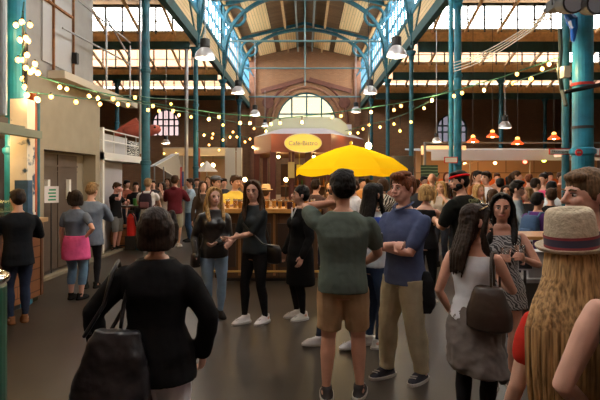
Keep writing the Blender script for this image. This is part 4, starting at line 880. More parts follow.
bm = empty('booth_fascia', 'grey-green fascia board with pale lettering over the snack counter', 'sign board', (-4, 5, 2.4)); I = Matrix.Translation((4, -5, -2.4))
MB().box(-3.72, -3.60, 2.5, 6.85, 2.32, 2.42).xform(I).build('fascia', mat('grey_green_paint', (.16, .19, .14), .6), bm)
MB().box(-5.2, -3.64, 2.5, 6.5, 2.42, 2.45).xform(I).build('booth_roof', mat('grey_green_paint', K), bm)
MB().box(-3.68, -3.65, 4.9, 6.15, 2.42, 2.52).xform(I).build('letter_board', mat('dark_brown_sign', (.06, .04, .03), .6), bm)
text('lettering', 'PIZZERIA', .10, mat('pale_lettering', (.4, .36, .28), .6), I @ Matrix.Translation((-3.645, 5.75, 2.47)) @ Matrix.Rotation(PI/2, 4, 'Z') @ Matrix.Rotation(PI/2, 4, 'X'), bm, .002)
MB().box(-4.86, -4.81, 2.5, 8.1, 0, 2.42).xform(I).build('back_board', mat('booth_interior_shade', (.03, .02, .017), .7), bm)  # dark board put here for the shade inside the booth
for y in (4.0, 5.3, 6.6):
    l_ = empty('booth_lamp', f'small warm lamp under the snack booth roof, {["nearest", "middle", "furthest"][[4.0, 5.3, 6.6].index(y)]} of three', 'lamp', (-4.3, y, 2.33), group='lamps of the snack booth')
    MB().ell((0, 0, 0), (.045, .045, .045)).build('bulb', mat('warm_bulb', (1, .8, .5), emit=((1, .68, .28), 14)), l_, smooth=True)
    MB().stack([(.03, .05, .05), (.08, .02, .02)], 12).build('socket', BLACK, l_); lamp('light', (0, 0, -.06), 22, (1, .6, .25), .05, l_)
bo = empty('sauce_bottle', 'bottle with white label and red cap on the glass case', 'bottle', (-3.845, 7.05, 1.2))
MB().stack([(0, .04, .04), (.13, .04, .04), (.17, .017, .017), (.21, .016, .016)], 14).build('bottle_body', mat('dark_sauce', (.2, .03, .02), .2), bo)
MB().stack([(.03, .0415, .0415), (.10, .0415, .0415)], 14).build('paper_label', WHITE, bo); MB().stack([(.21, .019, .019), (.24, .017, .017)], 12).build('cap', mat('red_cap', (.6, .03, .02), .4), bo)
nt_ = empty('paper_notice', 'white paper notice with green print beside the dark door', 'notice', (-4.60, 9.08, 1.33), R(-48))
MB().box(-.015, 0, -.12, .12, 0, .30).build('paper', mat('notice_paper', (.68, .66, .72), .7), nt_)
for k in range(4): MB().box(0, .004, -.06+.015*(k % 2), .07, .04+k*.06, .07+k*.06).build('printed_line', mat('green_print', (.03, .28, .16), .6), nt_)
MB().tube([(-.03, 0, -1.33), (-.03, 0, .25)], .012, 6, dome=False).build('stand_pole', BLACK, nt_)
# dark green bin at the lower left corner
bn = empty('litter_bin', 'dark green standing bin with chrome rim cut by the left edge', 'bin', (-2.03, 3.0, 0))
MB().stack([(0, .2, .2), (.02, .21, .21), (1.12, .21, .21), (1.14, .2, .2)], 28).build('bin_body', mat('dark_green_enamel', (.01, .06, .035), .35), bn, smooth=False)
MB().tube([(.2*math.cos(a), .2*math.sin(a), 1.17) for a in [2*PI*i/24 for i in range(25)]], .03, 8, caps=False).build('rim', mat('chrome', (.8, .8, .8), .15, metal=1), bn, smooth=True)
MB().stack([(1.13, .18, .18), (1.15, .18, .18)], 24).build('ash_tray', BLACK, bn)
# standing table, barrel, extinguisher at the left
ts = empty('standing_table', 'dark standing table between the black T-shirt and the white T-shirt', 'table', (X(133, 13), 13.05, 0))
MB().stack([(1.03, .38, .38), (1.07, .38, .38)], 24).build('table_top', mat('dark_table_wood', (.05, .03, .02), .4), ts); MB().tube([(0, 0, .04), (0, 0, 1.03)], .04, 10, dome=False).build('pole', BLACK, ts); MB().stack([(0, .26, .26), (.04, .24, .24)], 20).build('base', BLACK, ts)
tag(MB().stack([(0, .06, .06), (.18, .07, .07)], 14).build('green_cup', mat('green_plastic', (.06, .35, .06), .4)), 'green cup on the dark standing table', 'cup').location = (X(137, 13), 12.9, 1.07)
bl = empty('barrel', 'low wooden barrel at the foot of the standing table', 'barrel', (X(120, 12.6), 12.6, 0))
MB().stack([(0, .19, .19), (.2, .235, .235), (.3, .24, .24), (.4, .235, .235), (.6, .19, .19)], 20).build('staves', WOODC, bl)
for z in (.08, .5): MB().stack([(z, .215, .215), (z+.04, .22, .22)], 20).build('hoop', mat('black_iron', K), bl)
ex = empty('fire_extinguisher', 'red fire extinguisher in front of the standing table', 'fire extinguisher', (X(131.5, 12.4), 12.4, 0))
MB().stack([(.35, .1, .1), (.37, .11, .11), (.8, .11, .11), (.9, .05, .05)], 16).build('cylinder', mat('signal_red', (.6, .02, .02), .35), ex); MB().box(-.03, .03, -.08, .08, .9, .97).build('valve', BLACK, ex)
MB().box(-.12, .12, -.12, .12, 0, .35).build('stand', mat('black_iron', K), ex); MB().tube([(0, -.06, .93), (.1, -.1, .85), (.13, -.06, .6)], .015, 7).build('hose', BLACK, ex)

# ------------------------------------------------------------ cafe kiosk
MAR = mat('maroon_fascia', (.27, .075, .045), .45); MARD = mat('dark_red_posts', (.10, .022, .018), .5)
kq = [(-1.75, 17.2), (-1.07, 15.8), (.82, 15.8), (2.15, 18.2), (2.15, 21), (-1.75, 21)]
kt = empty('cafe_kiosk', 'maroon café kiosk with oval yellow sign in the middle of the hall', 'kiosk', (0, 18, 0)); I = Matrix.Translation((0, -18, 0))
b = MB(); fo, fi = kq, [(x*.93+.02, 18.4+(y-18.4)*.93) for x, y in kq]
for i in range(6):
    a, c_ = kq[i], kq[(i+1) % 6]; ai, ci = fi[i], fi[(i+1) % 6]
    b.add([(a[0], a[1], 2.6), (c_[0], c_[1], 2.6), (ci[0], ci[1], 2.6), (ai[0], ai[1], 2.6), (a[0], a[1], 3.18), (c_[0], c_[1], 3.18), (ci[0], ci[1], 3.18), (ai[0], ai[1], 3.18)], [(0, 1, 5, 4), (2, 3, 7, 6), (0, 3, 2, 1), (4, 5, 6, 7)])
b.xform(I).build('fascia', MAR, kt)
def slab(pts, z0, z1): return MB().prism([(x, y, z0) for x, y in pts], (0, 0, z1-z0))
slab(fi, 2.62, 2.68).xform(I).build('soffit', mat('kiosk_soffit', (.4, .25, .15), .7), kt)
b = MB(); q2 = [(x*.72+.05, 18.4+(y-18.4)*.72) for x, y in kq]
b.add([(x, y, 3.18) for x, y in kq]+[(x, y, 3.42) for x, y in q2], [(i, (i+1) % 6, 6+(i+1) % 6, 6+i) for i in range(6)]+[(0, 1, 2, 3, 4, 5), (6, 7, 8, 9, 10, 11)])
b.xform(I).build('roof', mat('pale_lilac_roof', (.5, .48, .55), .5), kt)
b = MB(); prof = [(-1.35, 0), (-1.33, .2), (-1.2, .42), (-.95, .56), (-.6, .6), (.9, .6), (1.2, .54), (1.42, .36), (1.5, .15), (1.52, 0)]
b.prism([(x, 17.2, 3.28+z) for x, z in prof], (0, 2.2, 0)).xform(I).build('roof_dome', mat('pale_green_plastic', (.62, .68, .55), .5), kt)
for (x, y) in (kq[0], kq[1], (-.45, 15.85), (.1, 15.85), kq[2], kq[3], kq[4], kq[5]):
    cx, cy = x*.95, 18.3+(y-18.3)*.95; MB().box(cx-.09, cx+.09, cy-.09, cy+.09, 0, 2.65).xform(I).build('post', MARD, kt)
slab(fi, 0, 1.02).xform(I).build('counter_wall', MARD, kt)
slab([(x*1.02, 18.4+(y-18.4)*1.02) for x, y in kq], 1.02, 1.08).xform(I).build('counter_top', mat('bar_wood', (.4, .2, .07), .3), kt)
MB().box(-.9, 1.3, 18.6, 18.9, 1.08, 2.3).xform(I).build('back_shelf', mat('dark_shelf', (.07, .035, .02), .6), kt)
sg = MB().stack([(0, .59, .30), (.05, .59, .30)], 40).xform(I @ Matrix.Translation((-.06, 15.79, 2.88)) @ Matrix.Rotation(PI/2, 4, 'X')).build('oval_sign', mat('yellow_sign', (.95, .78, .12), .4, emit=((1, .75, .15), .35)), kt)
MB().tube([(-.06+.585*math.cos(a), 15.73, 2.88+.295*math.sin(a)) for a in [2*PI*i/40 for i in range(41)]], .014, 6, caps=False).xform(I).build('sign_border', mat('cream_border', (.9, .8, .5), .5), kt)
text('lettering', 'Café-Bistro', .20, mat('grey_lettering', (.38, .33, .28), .6), I @ facing((-.06, 15.725, 2.87)), kt, .001)
mn = lambda n, x0, x1, z0, z1, m, lab: tag(MB().box(X(x0, 15.6), X(x1, 15.6), 15.6, 15.63, z0, z1).tube([(X((x0+x1)/2, 15.6), 15.61, z1), (X((x0+x1)/2, 15.9), 15.72, 2.62)], .008, 5).build(n, m), lab, 'menu board')
mn('menu_board', 288, 294.5, 1.78, 2.28, mat('parchment_menu', (.55, .4, .14), .6), 'parchment-coloured menu board hanging in the café kiosk window')
mn('menu_card', 296.5, 302, 1.95, 2.2, mat('yellow_card', (.9, .65, .04), .6), 'small bright yellow card hanging right of the parchment menu')
for i, x in enumerate([-.75+.16*j for j in range(12)]):
    o = MB().stack([(0, .035, .035), (.17, .035, .035), (.22, .013, .013), (.29, .013, .013)], 10).build('liquor_bottle', mat('bottle_%d' % (i % 3), [(.35, .14, .03), (.04, .12, .05), (.3, .28, .25)][i % 3], .15), None)
    o.location = (x, 18.55, 1.5); tag(o, 'small bottle on the back shelf inside the café kiosk', 'bottle', 'bottles inside the café kiosk')
tag(MB().box(-.9, 1.2, 18.42, 18.6, 1.46, 1.5).build('bottle_shelf', mat('bar_wood', K)), 'wooden bottle shelf inside the café kiosk', 'shelf')
for i, (x, y) in enumerate(((-.9, 16.9), (.3, 17.0), (1.2, 18.0))):
    kl = empty('kiosk_lamp', f'warm lamp under the café kiosk roof, {["left", "middle", "right"][i]} one', 'lamp', (x, y, 2.5), group='lamps in the café kiosk')
    MB().ell((0, 0, 0), (.06, .06, .06)).build('bulb', mat('warm_bulb', K), kl, smooth=True); MB().stack([(.04, .05, .05), (.12, .03, .03)], 12).build('socket', BLACK, kl); lamp('light', (0, 0, -.08), 12, (1, .6, .28), .06, kl)
tag(MB().box(X(341, 19), X(357, 19), 21.2, 22.2, 3.3, 4.05).box(X(341, 19)+.2, X(357, 19)-.1, 21.4, 22, 0, 3.3).build('ventilation_box', mat('white_metal_box', (.7, .7, .78), .5)), 'white metal ventilation box behind the café kiosk roof', 'box')
# wooden bar with beers
BARW = mat('golden_bar_wood', (.5, .25, .07), .35, noise=(5, .2)); BAR2 = planks('bar_boards', (.09, .04, .016), (.07, .03, .012), (.3, 3, .01), 'XZ')
br = empty('wooden_bar', 'wooden bar with panelled front and golden top behind the two waiting women', 'bar', (-.6, 8.9, 0)); I = Matrix.Translation((.6, -8.9, 0))
bx0, bx1 = -1.55, .22
MB().box(bx0, bx1, 8.62, 9.2, .06, 1.18).xform(I).build('bar_body', BAR2, br)
MB().box(bx0-.06, bx1+.06, 8.52, 9.26, 1.18, 1.25).xform(I).build('bar_top', BARW, br)
MB().box(bx0+.04, bx1-.04, 8.66, 9.16, 0, .06).xform(I).build('plinth', BLACK, br)
for k in range(6):
    x = bx0+.12+k*.3; MB().box(x-.02, x+.02, 8.595, 8.62, .1, 1.15).xform(I).build('panel_frame', mat('panel_frame_wood', (.26, .12, .035), .4), br)
for k in range(5):
    x = bx0+.27+k*.3; MB().box(x-.09, x+.09, 8.60, 8.62, .25, 1.0).xform(I).build('dark_panel', mat('dark_panel', (.03, .015, .01), .4), br)
MB().tube([(bx0, 8.45, .2), (bx1, 8.45, .2)], .02, 8).xform(I).build('foot_rail', mat('brass', (.6, .4, .12), .3, metal=.9), br)
for i in range(15):
    x = bx0+.08+i*.115; yy = 8.68+.1*((i*7) % 3)
    beer((x, yy, 1.25), 'full beer glass in the row on the wooden bar', .8, (.8, .36, .04), group='beer glasses on the wooden bar')
for i, (x, lab) in enumerate(((-1.9, 'left'), (-.1, 'right'))): pass
ck = tag(MB().stack([(0, .05, .05), (.12, .05, .05)], 14).build('dark_jar', mat('dark_red_jar', (.06, .015, .015), .3)), 'dark red jar among the beer glasses', 'jar'); ck.location = (-.26, 8.58, 1.25)
for i, (x, y) in enumerate(((-1.1, 9.15), (-.35, 9.15))):
    bl_ = empty('bar_lamp', f'small warm bar lamp on a stem, {["left", "right"][i]} end of the wooden bar', 'lamp', (x, y, 1.25))
    MB().tube([(0, 0, 0), (0, 0, .46)], .01, 6).build('stem', BLACK, bl_); MB().ell((0, 0, .5), (.04, .04, .04)).build('bulb', mat('warm_bulb', K), bl_, smooth=True); lamp('light', (0, -.0, .42), 5, (1, .58, .22), .04, bl_)

BULB = mat('fairy_bulb', (1, .8, .5), emit=((1, .52, .10), 6))
# ------------------------------------------------------------ yellow parasol
YEL = thin_cloth('yellow_parasol_cloth', (1.0, .68, .015), .45)
pa = empty('parasol', 'large bright yellow parasol with scalloped valance in the middle', 'parasol', (X(351, 11.2), 11.2, 0))
rr, ze, za = 1.27, 1.98, 2.52; n = 8; vs = []; fs = []
prof = [(0.02, za), (.3, za-.09), (.75, za-.31), (1, ze)]
sub = 6; N = n*sub
for fr, z in prof:
    for k in range(N):
        a = 2*PI*k/N+PI/8; seg = (k % sub)/sub; r_ = rr*fr*(1-.035*math.sin(PI*seg)); vs.append((r_*math.cos(a), r_*math.sin(a), z-(.02*math.sin(PI*seg) if fr > .5 else 0)))
for k in range(N):
    a = 2*PI*k/N+PI/8; seg = (k % sub)/sub; r_ = rr*(1-.035*math.sin(PI*seg)); vs.append((r_*math.cos(a), r_*math.sin(a), ze-.11-.06*math.sin(PI*seg)))
fs = [(i*N+k, i*N+(k+1) % N, (i+1)*N+(k+1) % N, (i+1)*N+k) for i in range(4) for k in range(N)]
MB().add(vs, fs).build('canopy', YEL, pa)
MB().tube([(0, 0, .1), (0, 0, 2.5)], .025, 10).build('pole', mat('pale_wood_pole', (.5, .35, .18), .5), pa)
MB().stack([(0, .3, .3), (.1, .26, .26)], 20).build('base', BLACK, pa); MB().ell((0, 0, 2.56), (.035, .035, .05)).build('finial', mat('yellow_knob', (.9, .6, .05), .4), pa)
for k in range(8):
    a = 2*PI*k/8+PI/8; MB().bar((.03*math.cos(a), .03*math.sin(a), 2.46), (rr*.97*math.cos(a), rr*.97*math.sin(a), ze-.03), .018, .018).build('rib', mat('pale_wood_pole', K), pa)
for s_ in (-1, 1):
    l_ = empty('parasol_glow_helper', 'added bulb making the yellow parasol glow, %s of its pole' % ('left' if s_ < 0 else 'right'), 'lamp', (X(351, 11.2)+s_*.5, 11.2, 2.1)); MB().ell((0, 0, 0), (.035, .035, .04)).build('bulb', mat('fairy_bulb', K), l_, smooth=True); MB().tube([(0, 0, .03), (0, 0, .17)], .006, 5).build('cord', BLACK, l_); lamp('light', (0, 0, -.06), 26, (1, .78, .45), .04, l_)  # added bulbs, put under the canopy so its cloth glows
tb = empty('round_table', 'small round table under the yellow parasol', 'table', (X(340, 10.3), 10.5, 0))
MB().stack([(.72, .4, .4), (.75, .4, .4)], 24).build('table_top', BARW, tb); MB().tube([(0, 0, .03), (0, 0, .72)], .035, 8).build('pole', BLACK, tb); MB().stack([(0, .22, .22), (.03, .2, .2)], 16).build('base', BLACK, tb)

# ------------------------------------------------------------ stalls at the back left
CANV = thin_cloth('white_awning_cloth', (.85, .88, .95), .5); STW = mat('stall_white', (.5, .46, .4), .7, noise=(3, .06))
st = empty('market_stall', 'small market stall with white pitched awning left of centre', 'stall', (X(170, 17), 17.8, 0)); I = Matrix.Translation((-X(170, 17), -17.8, 0))
x0, x1 = X(153, 17), -4.5
b = MB().add([(x0-.1, 16.9, 2.18), (x1-.55, 16.9, 2.22), (x1-.2, 18.6, 2.72), (x0+.2, 18.6, 2.68), (x0-.1, 16.9, 2.14), (x1-.55, 16.9, 2.18), (x1-.2, 18.6, 2.66), (x0+.2, 18.6, 2.62)], [(0, 1, 2, 3), (7, 6, 5, 4), (0, 4, 5, 1), (1, 5, 6, 2), (2, 6, 7, 3), (3, 7, 4, 0)])
b.xform(I).build('awning', CANV, st)
MB().add([(x1-.55, 16.92, 2.2), (x1-.2, 18.6, 2.7), (x1, 18.6, 1.7), (x1, 17.4, 1.8)], [(0, 1, 2, 3)]).xform(I).build('side_canvas', mat('grey_canvas', (.33, .3, .25), .8), st)
MB().box(x0, x1, 18.55, 18.62, 0, 2.6).box(x0, x1, 17.2, 17.8, 0, 1.0).xform(I).build('stall_body', STW, st)
for x in (x0+.05, x1-.3): MB().tube([(x, 17.0, 0), (x, 17.0, 2.16)], .025, 8, dome=False).xform(I).build('pole', STEEL, st)
lf = empty('long_stall', 'long stall with cream illuminated fascia behind the pitched awning', 'stall', (X(195, 20), 20.5, 0)); I = Matrix.Translation((-X(195, 20), -20.5, 0))
MB().box(X(163, 19.6), X(228, 19.6), 19.6, 19.8, 2.66, 2.94).xform(I).build('fascia', mat('cream_fascia', (.72, .6, .4), .6, noise=(4, .05)), lf)
MB().box(X(163, 19.6), X(228, 19.6), 22.3, 22.4, 0, 2.8).xform(I).build('back_wall', mat('stall_brown_boards', (.28, .19, .12), .7), lf); MB().box(X(163, 19.6), X(228, 19.6), 20.0, 20.6, 0, 1).xform(I).build('counter', STW, lf)
MB().box(X(163, 19.6), X(228, 19.6), 19.6, 22.4, 2.94, 2.98).xform(I).build('roof', STW, lf)
for i, px in enumerate((203, 213)):
    l_ = empty('stall_lamp', f'warm lamp in the long stall, {["left", "right"][i]} of the pair by the white parasol', 'lamp', (X(px, 20.4), 20.4, 2.3)); MB().ell((0, 0, 0), (.09, .09, .09)).build('bulb', mat('warm_bulb', K), l_, smooth=True); MB().tube([(0, 0, .08), (0, 0, .62)], .01, 5).build('cord', BLACK, l_); lamp('light', (0, -.12, -.05), 45, (1, .6, .25), .08, l_)
tag(MB().box(X(225, 16.5), X(235, 16.5), 16.5, 16.6, .0, 2.78).build('room_divider', mat('white_board_panel', (.6, .58, .53), .6)), 'tall white room divider standing left of the café kiosk', 'divider')
tag(MB().box(X(236.5, 16.8), X(241.5, 16.8), 16.8, 17.0, .0, 2.8).build('white_post', mat('white_board_panel', K)), 'narrow white post right of the tall white panel', 'post')
wp = empty('white_parasol', 'small white parasol beside the rust-red pipe', 'parasol', (X(203, 18.2), 18.9, 0))
MB().stack([(2.02, .42, .42), (2.2, .25, .25), (2.42, .02, .02)], 8, open_=True).build('canopy', CANV, wp); MB().tube([(0, 0, 0), (0, 0, 2.4)], .02, 8, dome=False).build('pole', STEEL, wp)
fl = empty('red_blue_flag', 'narrow red and blue banner hanging at the pitched awning', 'banner', (X(182, 16.8), 16.8, 1.7))
MB().box(-.06, .0, -.01, .01, -.35, .45).build('red_stripe', mat('banner_red', (.6, .03, .04), .7), fl); MB().box(0, .06, -.01, .01, -.2, .3).build('blue_stripe', mat('banner_blue', (.04, .1, .3), .7), fl); MB().tube([(-.03, 0, -1.7), (-.03, 0, .5)], .012, 6).build('staff', STEEL, fl)
# ------------------------------------------------------------ stalls at the right
AWX0, AWX1 = 4.3, 12.5
sr = empty('food_stall', 'long food stall with white awning across the right half', 'stall', (8, 18.5, 0)); I = Matrix.Translation((-8, -18.5, 0))
b = MB().prism([(AWX0, 17, 2.38), (AWX0, 17, 2.73), (AWX0, 21.5, 3.05), (AWX0, 21.5, 2.98), (AWX0, 17.05, 2.68), (AWX0, 17.05, 2.38)], (AWX1-AWX0, 0, 0)); b.xform(I).build('awning', CANV, sr)
MB().box(X(424, 20), AWX1, 21.4, 21.5, 0, 2.95).xform(I).build('back_boards', planks('tan_stall_boards', (.55, .32, .15), (.5, .28, .13), (1.2, 1.0, .02), 'XZ'), sr)
MB().box(X(424, 20), AWX1, 17.2, 17.9, 0, 1.05).xform(I).build('counter', mat('stall_counter', (.35, .2, .1), .6), sr)
for px in (424, 470, 530, 590): MB().tube([(X(px, 17.1), 17.1, 0), (X(px, 17.1), 17.1, 2.5)], .03, 8, dome=False).xform(I).build('pole', mat('pale_wood_pole', K), sr)
MB().bar((X(452, 17.2), 17.2, 2.1), (X(486, 17.2), 17.2, 2.45), .06, .06).xform(I).build('diagonal_brace', WOODB, sr)
MB().box(X(430, 19), X(588, 19), 21.0, 21.1, 1.3, 1.75).xform(I).build('orange_banner', mat('orange_cloth', (.75, .16, .03), .7), sr)
tag(MB().box(X(424, 16), 12.5, 15.95, 16.05, 2.88, 2.93).box(X(424, 16), X(424, 16)+.06, 15.95, 16.05, 0, 2.9).box(12.4, 12.5, 15.95, 16.05, 0, 2.9).build('cable_rail', mat('grey_iron_rail', (.2, .2, .2), .6)), 'thin iron rail running above the white awning on the right', 'rail')
tag(MB().box(X(425, 16.9), X(470, 16.9), 17.3, 17.5, 2.78, 2.9).box(X(425, 16.9), X(425, 16.9)+.05, 17.3, 17.5, 2.6, 2.8).box(X(470, 16.9)-.05, X(470, 16.9), 17.3, 17.5, 2.6, 2.8).build('yellow_light_strip', mat('warm_strip', (.9, .6, .3), .5, emit=((1, .6, .25), .8))), 'warm glowing strip on top of the awning left of the bright column', 'light')
tag(MB().box(X(421, 15.5), X(438, 15.5), 15.5, 15.56, 1.8, 2.18).box(X(423, 15.5), X(424, 15.5), 15.5, 15.56, 0, 1.8).box(X(435, 15.5), X(436, 15.5), 15.5, 15.56, 0, 1.8).build('menu_board', mat('green_chalkboard', (.02, .07, .04), .6, wave=('Z', 3.2, (.2, .35, .22), .85, 2))), 'green chalk menu board with pale lines at the left end of the food stall', 'menu board')
sp = empty('loudspeaker', 'black loudspeaker box at the right tip of the yellow parasol', 'loudspeaker', (X(402, 12.4), 12.4, 0))
MB().box(-.24, .24, -.2, .2, 1.85, 2.32).build('speaker_box', BLACK, sp, bevel=.015); MB().tube([(0, 0, 0), (0, 0, 1.85)], .03, 8, dome=False).build('stand_pole', BLACK, sp)
for k in range(3): a = 2*PI*k/3; MB().bar((0, 0, .6), (.4*math.cos(a), .4*math.sin(a), .02), .03, .03).build('leg', BLACK, sp)
MB().box(-.22, .22, -.215, -.2, 1.88, 2.3).build('speaker_grille', mat('grille', (.02, .02, .022), .7, noise=(90, .3)), sp)
for i, (px, py, y, c) in enumerate(((525, 162, 18, (1, .1, .06)), (544, 160.5, 18, (.75, 1, .1)), (589, 161, 18, (1, .6, .2)), (495, 163, 20, (1, .5, .2)), (465, 164, 20, (1, .5, .2)))):
    l_ = empty('stall_light', ['small glowing red lamp under the right awning', 'small yellow-green lamp under the right awning', 'warm lamp under the awning right of the thick column', 'warm lamp under the awning above the aqua top', 'warm lamp under the awning right of the bright column'][i], 'lamp', (X(px, y), y, Z(py, y)))
    MB().ell((0, 0, 0), (.07, .07, .06)).build('bulb', mat('bulb_colour_%d' % min(i, 3), c, emit=(c, 10)), l_, smooth=True); MB().tube([(0, 0, .05), (0, 0, .42)], .01, 5).build('cord', BLACK, l_)
    lamp('light', (0, -.12, -.08), 10 if i < 2 else 22, c if i < 2 else (1, .58, .25), .08, l_)
ra = empty('striped_awning', 'red and white striped awning at the right edge', 'awning', (X(598, 13.5), 13.5, 2.4))
MB().box(-.45, 1.5, 0, 1.5, 0, .16).build('striped_cloth', mat('red_stripes', (.7, .7, .7), .7, wave=('X', 2.2, (.6, .04, .05), .5)), ra); MB().tube([(-.4, .05, -2.4), (-.4, .05, 0)], .025, 8, dome=False).build('pole', STEEL, ra); MB().tube([(1.4, .05, -2.4), (1.4, .05, 0)], .025, 8, dome=False).build('pole', STEEL, ra)
# signs
s1 = empty('framed_sign', 'white sign with red frame on the pipe left of the thick column', 'sign', (X(560, 7.4), 7.4, Z(151.5, 7.4)))
MB().box(-.16, .16, 0, .02, -.045, .045).build('sign_frame', mat('signal_red', K), s1); MB().box(-.145, .145, -.005, .0, -.032, .032).build('sign_face', WHITE, s1)
text('lettering', 'Notausgang', .05, mat('black_letters', (.03, .03, .03), .6), facing((0, -.008, 0)), s1)
MB().box(.02, .06, .02, .12, -.02, .02).build('bracket', BLACK, s1)
s2 = empty('round_sign', 'small round red sign on the thick teal column', 'sign', (X(578.5, 6.98), 6.98, Z(152.5, 6.98)))
MB().stack([(0, .05, .05), (.02, .05, .05)], 24).xform(Matrix.Rotation(PI/2, 4, 'X')).build('disc', mat('signal_red', K), s2); MB().box(-.03, .02, -.025, -.021, -.008, .012).build('white_mark', WHITE, s2)
s3 = empty('small_sign', 'small white sign with red border on the bright column above the headband', 'sign', (X(451, 12.7), 12.7, Z(160, 12.7)))
MB().box(-.17, .17, 0, .02, -.08, .08).build('sign_frame', mat('signal_red', K), s3); MB().box(-.15, .15, -.005, 0, -.06, .06).build('sign_face', WHITE, s3)
# ------------------------------------------------------------ right foreground table, box, poster board
tb = empty('bar_table', 'wooden high table beside the purple hoodie', 'table', (X(541, 6.1), 6.1, 0))
MB().box(-.32, .32, -.3, .3, 1.06, 1.1).build('table_top', BARW, tb)
for sx in (-1, 1):
    for sy in (-1, 1): MB().box(sx*.28-.02, sx*.28+.02, sy*.26-.02, sy*.26+.02, 0, 1.06).build('leg', mat('black_iron', K), tb)
tag(MB().box(-.09, .09, -.09, .09, 0, .26).box(-.10, .10, -.10, .10, .26, .28).build('metal_box', STEEL), 'grey metal box standing on the crate near the trilby', 'box').location = (X(533, 5.4), 5.4, .72)
cr = empty('wooden_crate', 'dark crate stack under the grey metal box', 'crate', (X(533, 5.4), 5.42, 0))
MB().box(-.2, .2, -.18, .18, 0, .7).build('crate_body', mat('dark_crate', (.04, .035, .03), .7), cr); MB().box(-.21, .21, -.19, .19, .68, .72).build('crate_rim', mat('grey_iron_rail', K), cr)
ab = empty('poster_stand', 'small poster stand with pale rim beside the patterned dress', 'poster', (X(525, 5.0), 5.0, 0))
MB().box(-.075, .075, -.012, .012, .86, 1.16).build('frame', mat('pale_frame', (.5, .52, .55), .5), ab); MB().box(-.065, .065, -.016, -.012, .875, 1.145).build('dark_picture', mat('dark_picture', (.03, .035, .045), .4, noise=(9, .8)), ab); MB().tube([(0, 0, .0), (0, 0, .86)], .015, 8, dome=False).build('stem', BLACK, ab); MB().stack([(0, .14, .14), (.02, .13, .13)], 16).build('base', BLACK, ab)
struct(MB().box(3.72, 3.86, 4.5, 34, 0, .035).build('trim_30', mat('pale_kerb', (.22, .19, .14), .8, noise=(5, .15))))
struct(MB().box(-4.62, -4.48, 7.8, 34, 0, .05).build('trim_31', mat('pale_kerb', K)))
# beer benches behind the right crowd
for i, (x, y) in enumerate(((5.2, 11.4), (6.0, 14.2), (2.9, 15.4))):
    bt = empty('beer_table', ['narrow beer table behind the headband wearer', 'beer table in front of the pale boards', 'beer table right of the yellow parasol'][i], 'table', (x, y, 0), group='beer tables among the crowd')
    MB().box(-1, 1, -.25, .25, .74, .77).build('table_top', BARW, bt)
    for sx in (-1, 1): MB().box(sx*.8-.02, sx*.8+.02, -.22, -.18, 0, .74).box(sx*.8-.02, sx*.8+.02, .18, .22, 0, .74).box(sx*.8-.02, sx*.8+.02, -.2, .2, .3, .34).build('leg_frame', mat('black_iron', K), bt)
# ------------------------------------------------------------ stage lamps on the thick column, cables
for i, (px, py, y) in enumerate(((564, 4, 6.75), (587, 5, 6.6))):
    t = empty('stage_lamp', f'black stage lamp on the thick column, {["left", "right"][i]} one of the pair', 'spotlight', tuple(P(px, py, y)))
    M_ = Matrix.Rotation(R(103), 4, 'X')
    MB().stack([(-.02, .08, .08), (0, .13, .13), (.22, .15, .15), (.26, .15, .15)], 20).xform(M_).build('housing', BLACK, t)
    MB().stack([(.262, .125, .125), (.268, .125, .125)], 20).xform(M_).build('lens', mat('grey_lens', (.3, .33, .38), .2), t)
    MB().tube([(-.16, 0, 0), (-.16, .02, .22), (.16, .02, .22), (.16, 0, 0)], .014, 6).build('yoke', BLACK, t); MB().bar((0, .02, .22), (4.0-t.location.x, .3, .22), .03, .03).build('arm', BLACK, t)
tag(MB().box(X(549, 6.9), X(560, 6.9), 6.7, 7.0, Z(11, 6.9), Z(1, 6.9)).box(X(549, 6.9), 4.05, 6.98, 7.08, Z(8, 6.9), Z(5, 6.9)).build('lamp_bracket', BLACK), 'black bracket box carrying the stage lamps', 'bracket')
bc = tag(MB().tube([P(568, 14, 7.0), P(572, 20, 6.95), P(574, 28, 7.0), P(573, 40, 7.0)], [.05, .08, .05, .03], 9).build('blue_bag', mat('blue_plastic', (.01, .15, .75), .4)), 'bright blue plastic bag tied to the thick column under the stage lamps', 'bag')
tag(MB().box(X(563.5, 6.9), X(570, 6.9), 6.88, 7.0, Z(77, 6.9), Z(66, 6.9)).build('junction_box', mat('cream_box', (.7, .62, .45), .5)), 'cream junction box between the pipe and the thick column', 'box')
for i in range(4):
    a = P(452, 72-3*i, 13); c_ = P(551, 17-2.2*i, 7.1)
    tag(MB().tube([a.lerp(c_, k/10)-Vector((0, 0, .12*math.sin(PI*k/10))) for k in range(11)], .010, 6).build('white_cable', mat('white_cable', (.6, .6, .6), .5)), 'white cable of the bundle running up to the stage lamps', 'cable', 'white cables up to the stage lamps')
tag(MB().tube([P(560, 30, 7.1), P(561, 50, 7.15), P(559, 70, 7.1), P(562, 90, 7.15), P(566, 105, 7.0)], .03, 7).build('cable_coil', mat('dark_cable', (.04, .06, .05), .6)), 'bundle of dark cables down the pipe left of the thick column', 'cable')
tag(MB().tube([P(566, 92, 6.95), P(585, 88, 6.93), P(604, 84, 6.95)], .03, 7).build('iron_bar', mat('black_iron', K)), 'dark iron bar across the thick column', 'bar')
for z in (86, 129): tag(MB().stack([(0, .155, .155), (.04, .155, .155)], 20, open_=True).build('strap', mat('red_strap' if z == 86 else 'black_strap', (.45, .03, .03) if z == 86 else (.03, .03, .03), .6)), 'red strap round the thick column' if z == 86 else 'dark strap low round the thick column', 'strap').location = (4.0, 7.2, Z(z, 7.2))
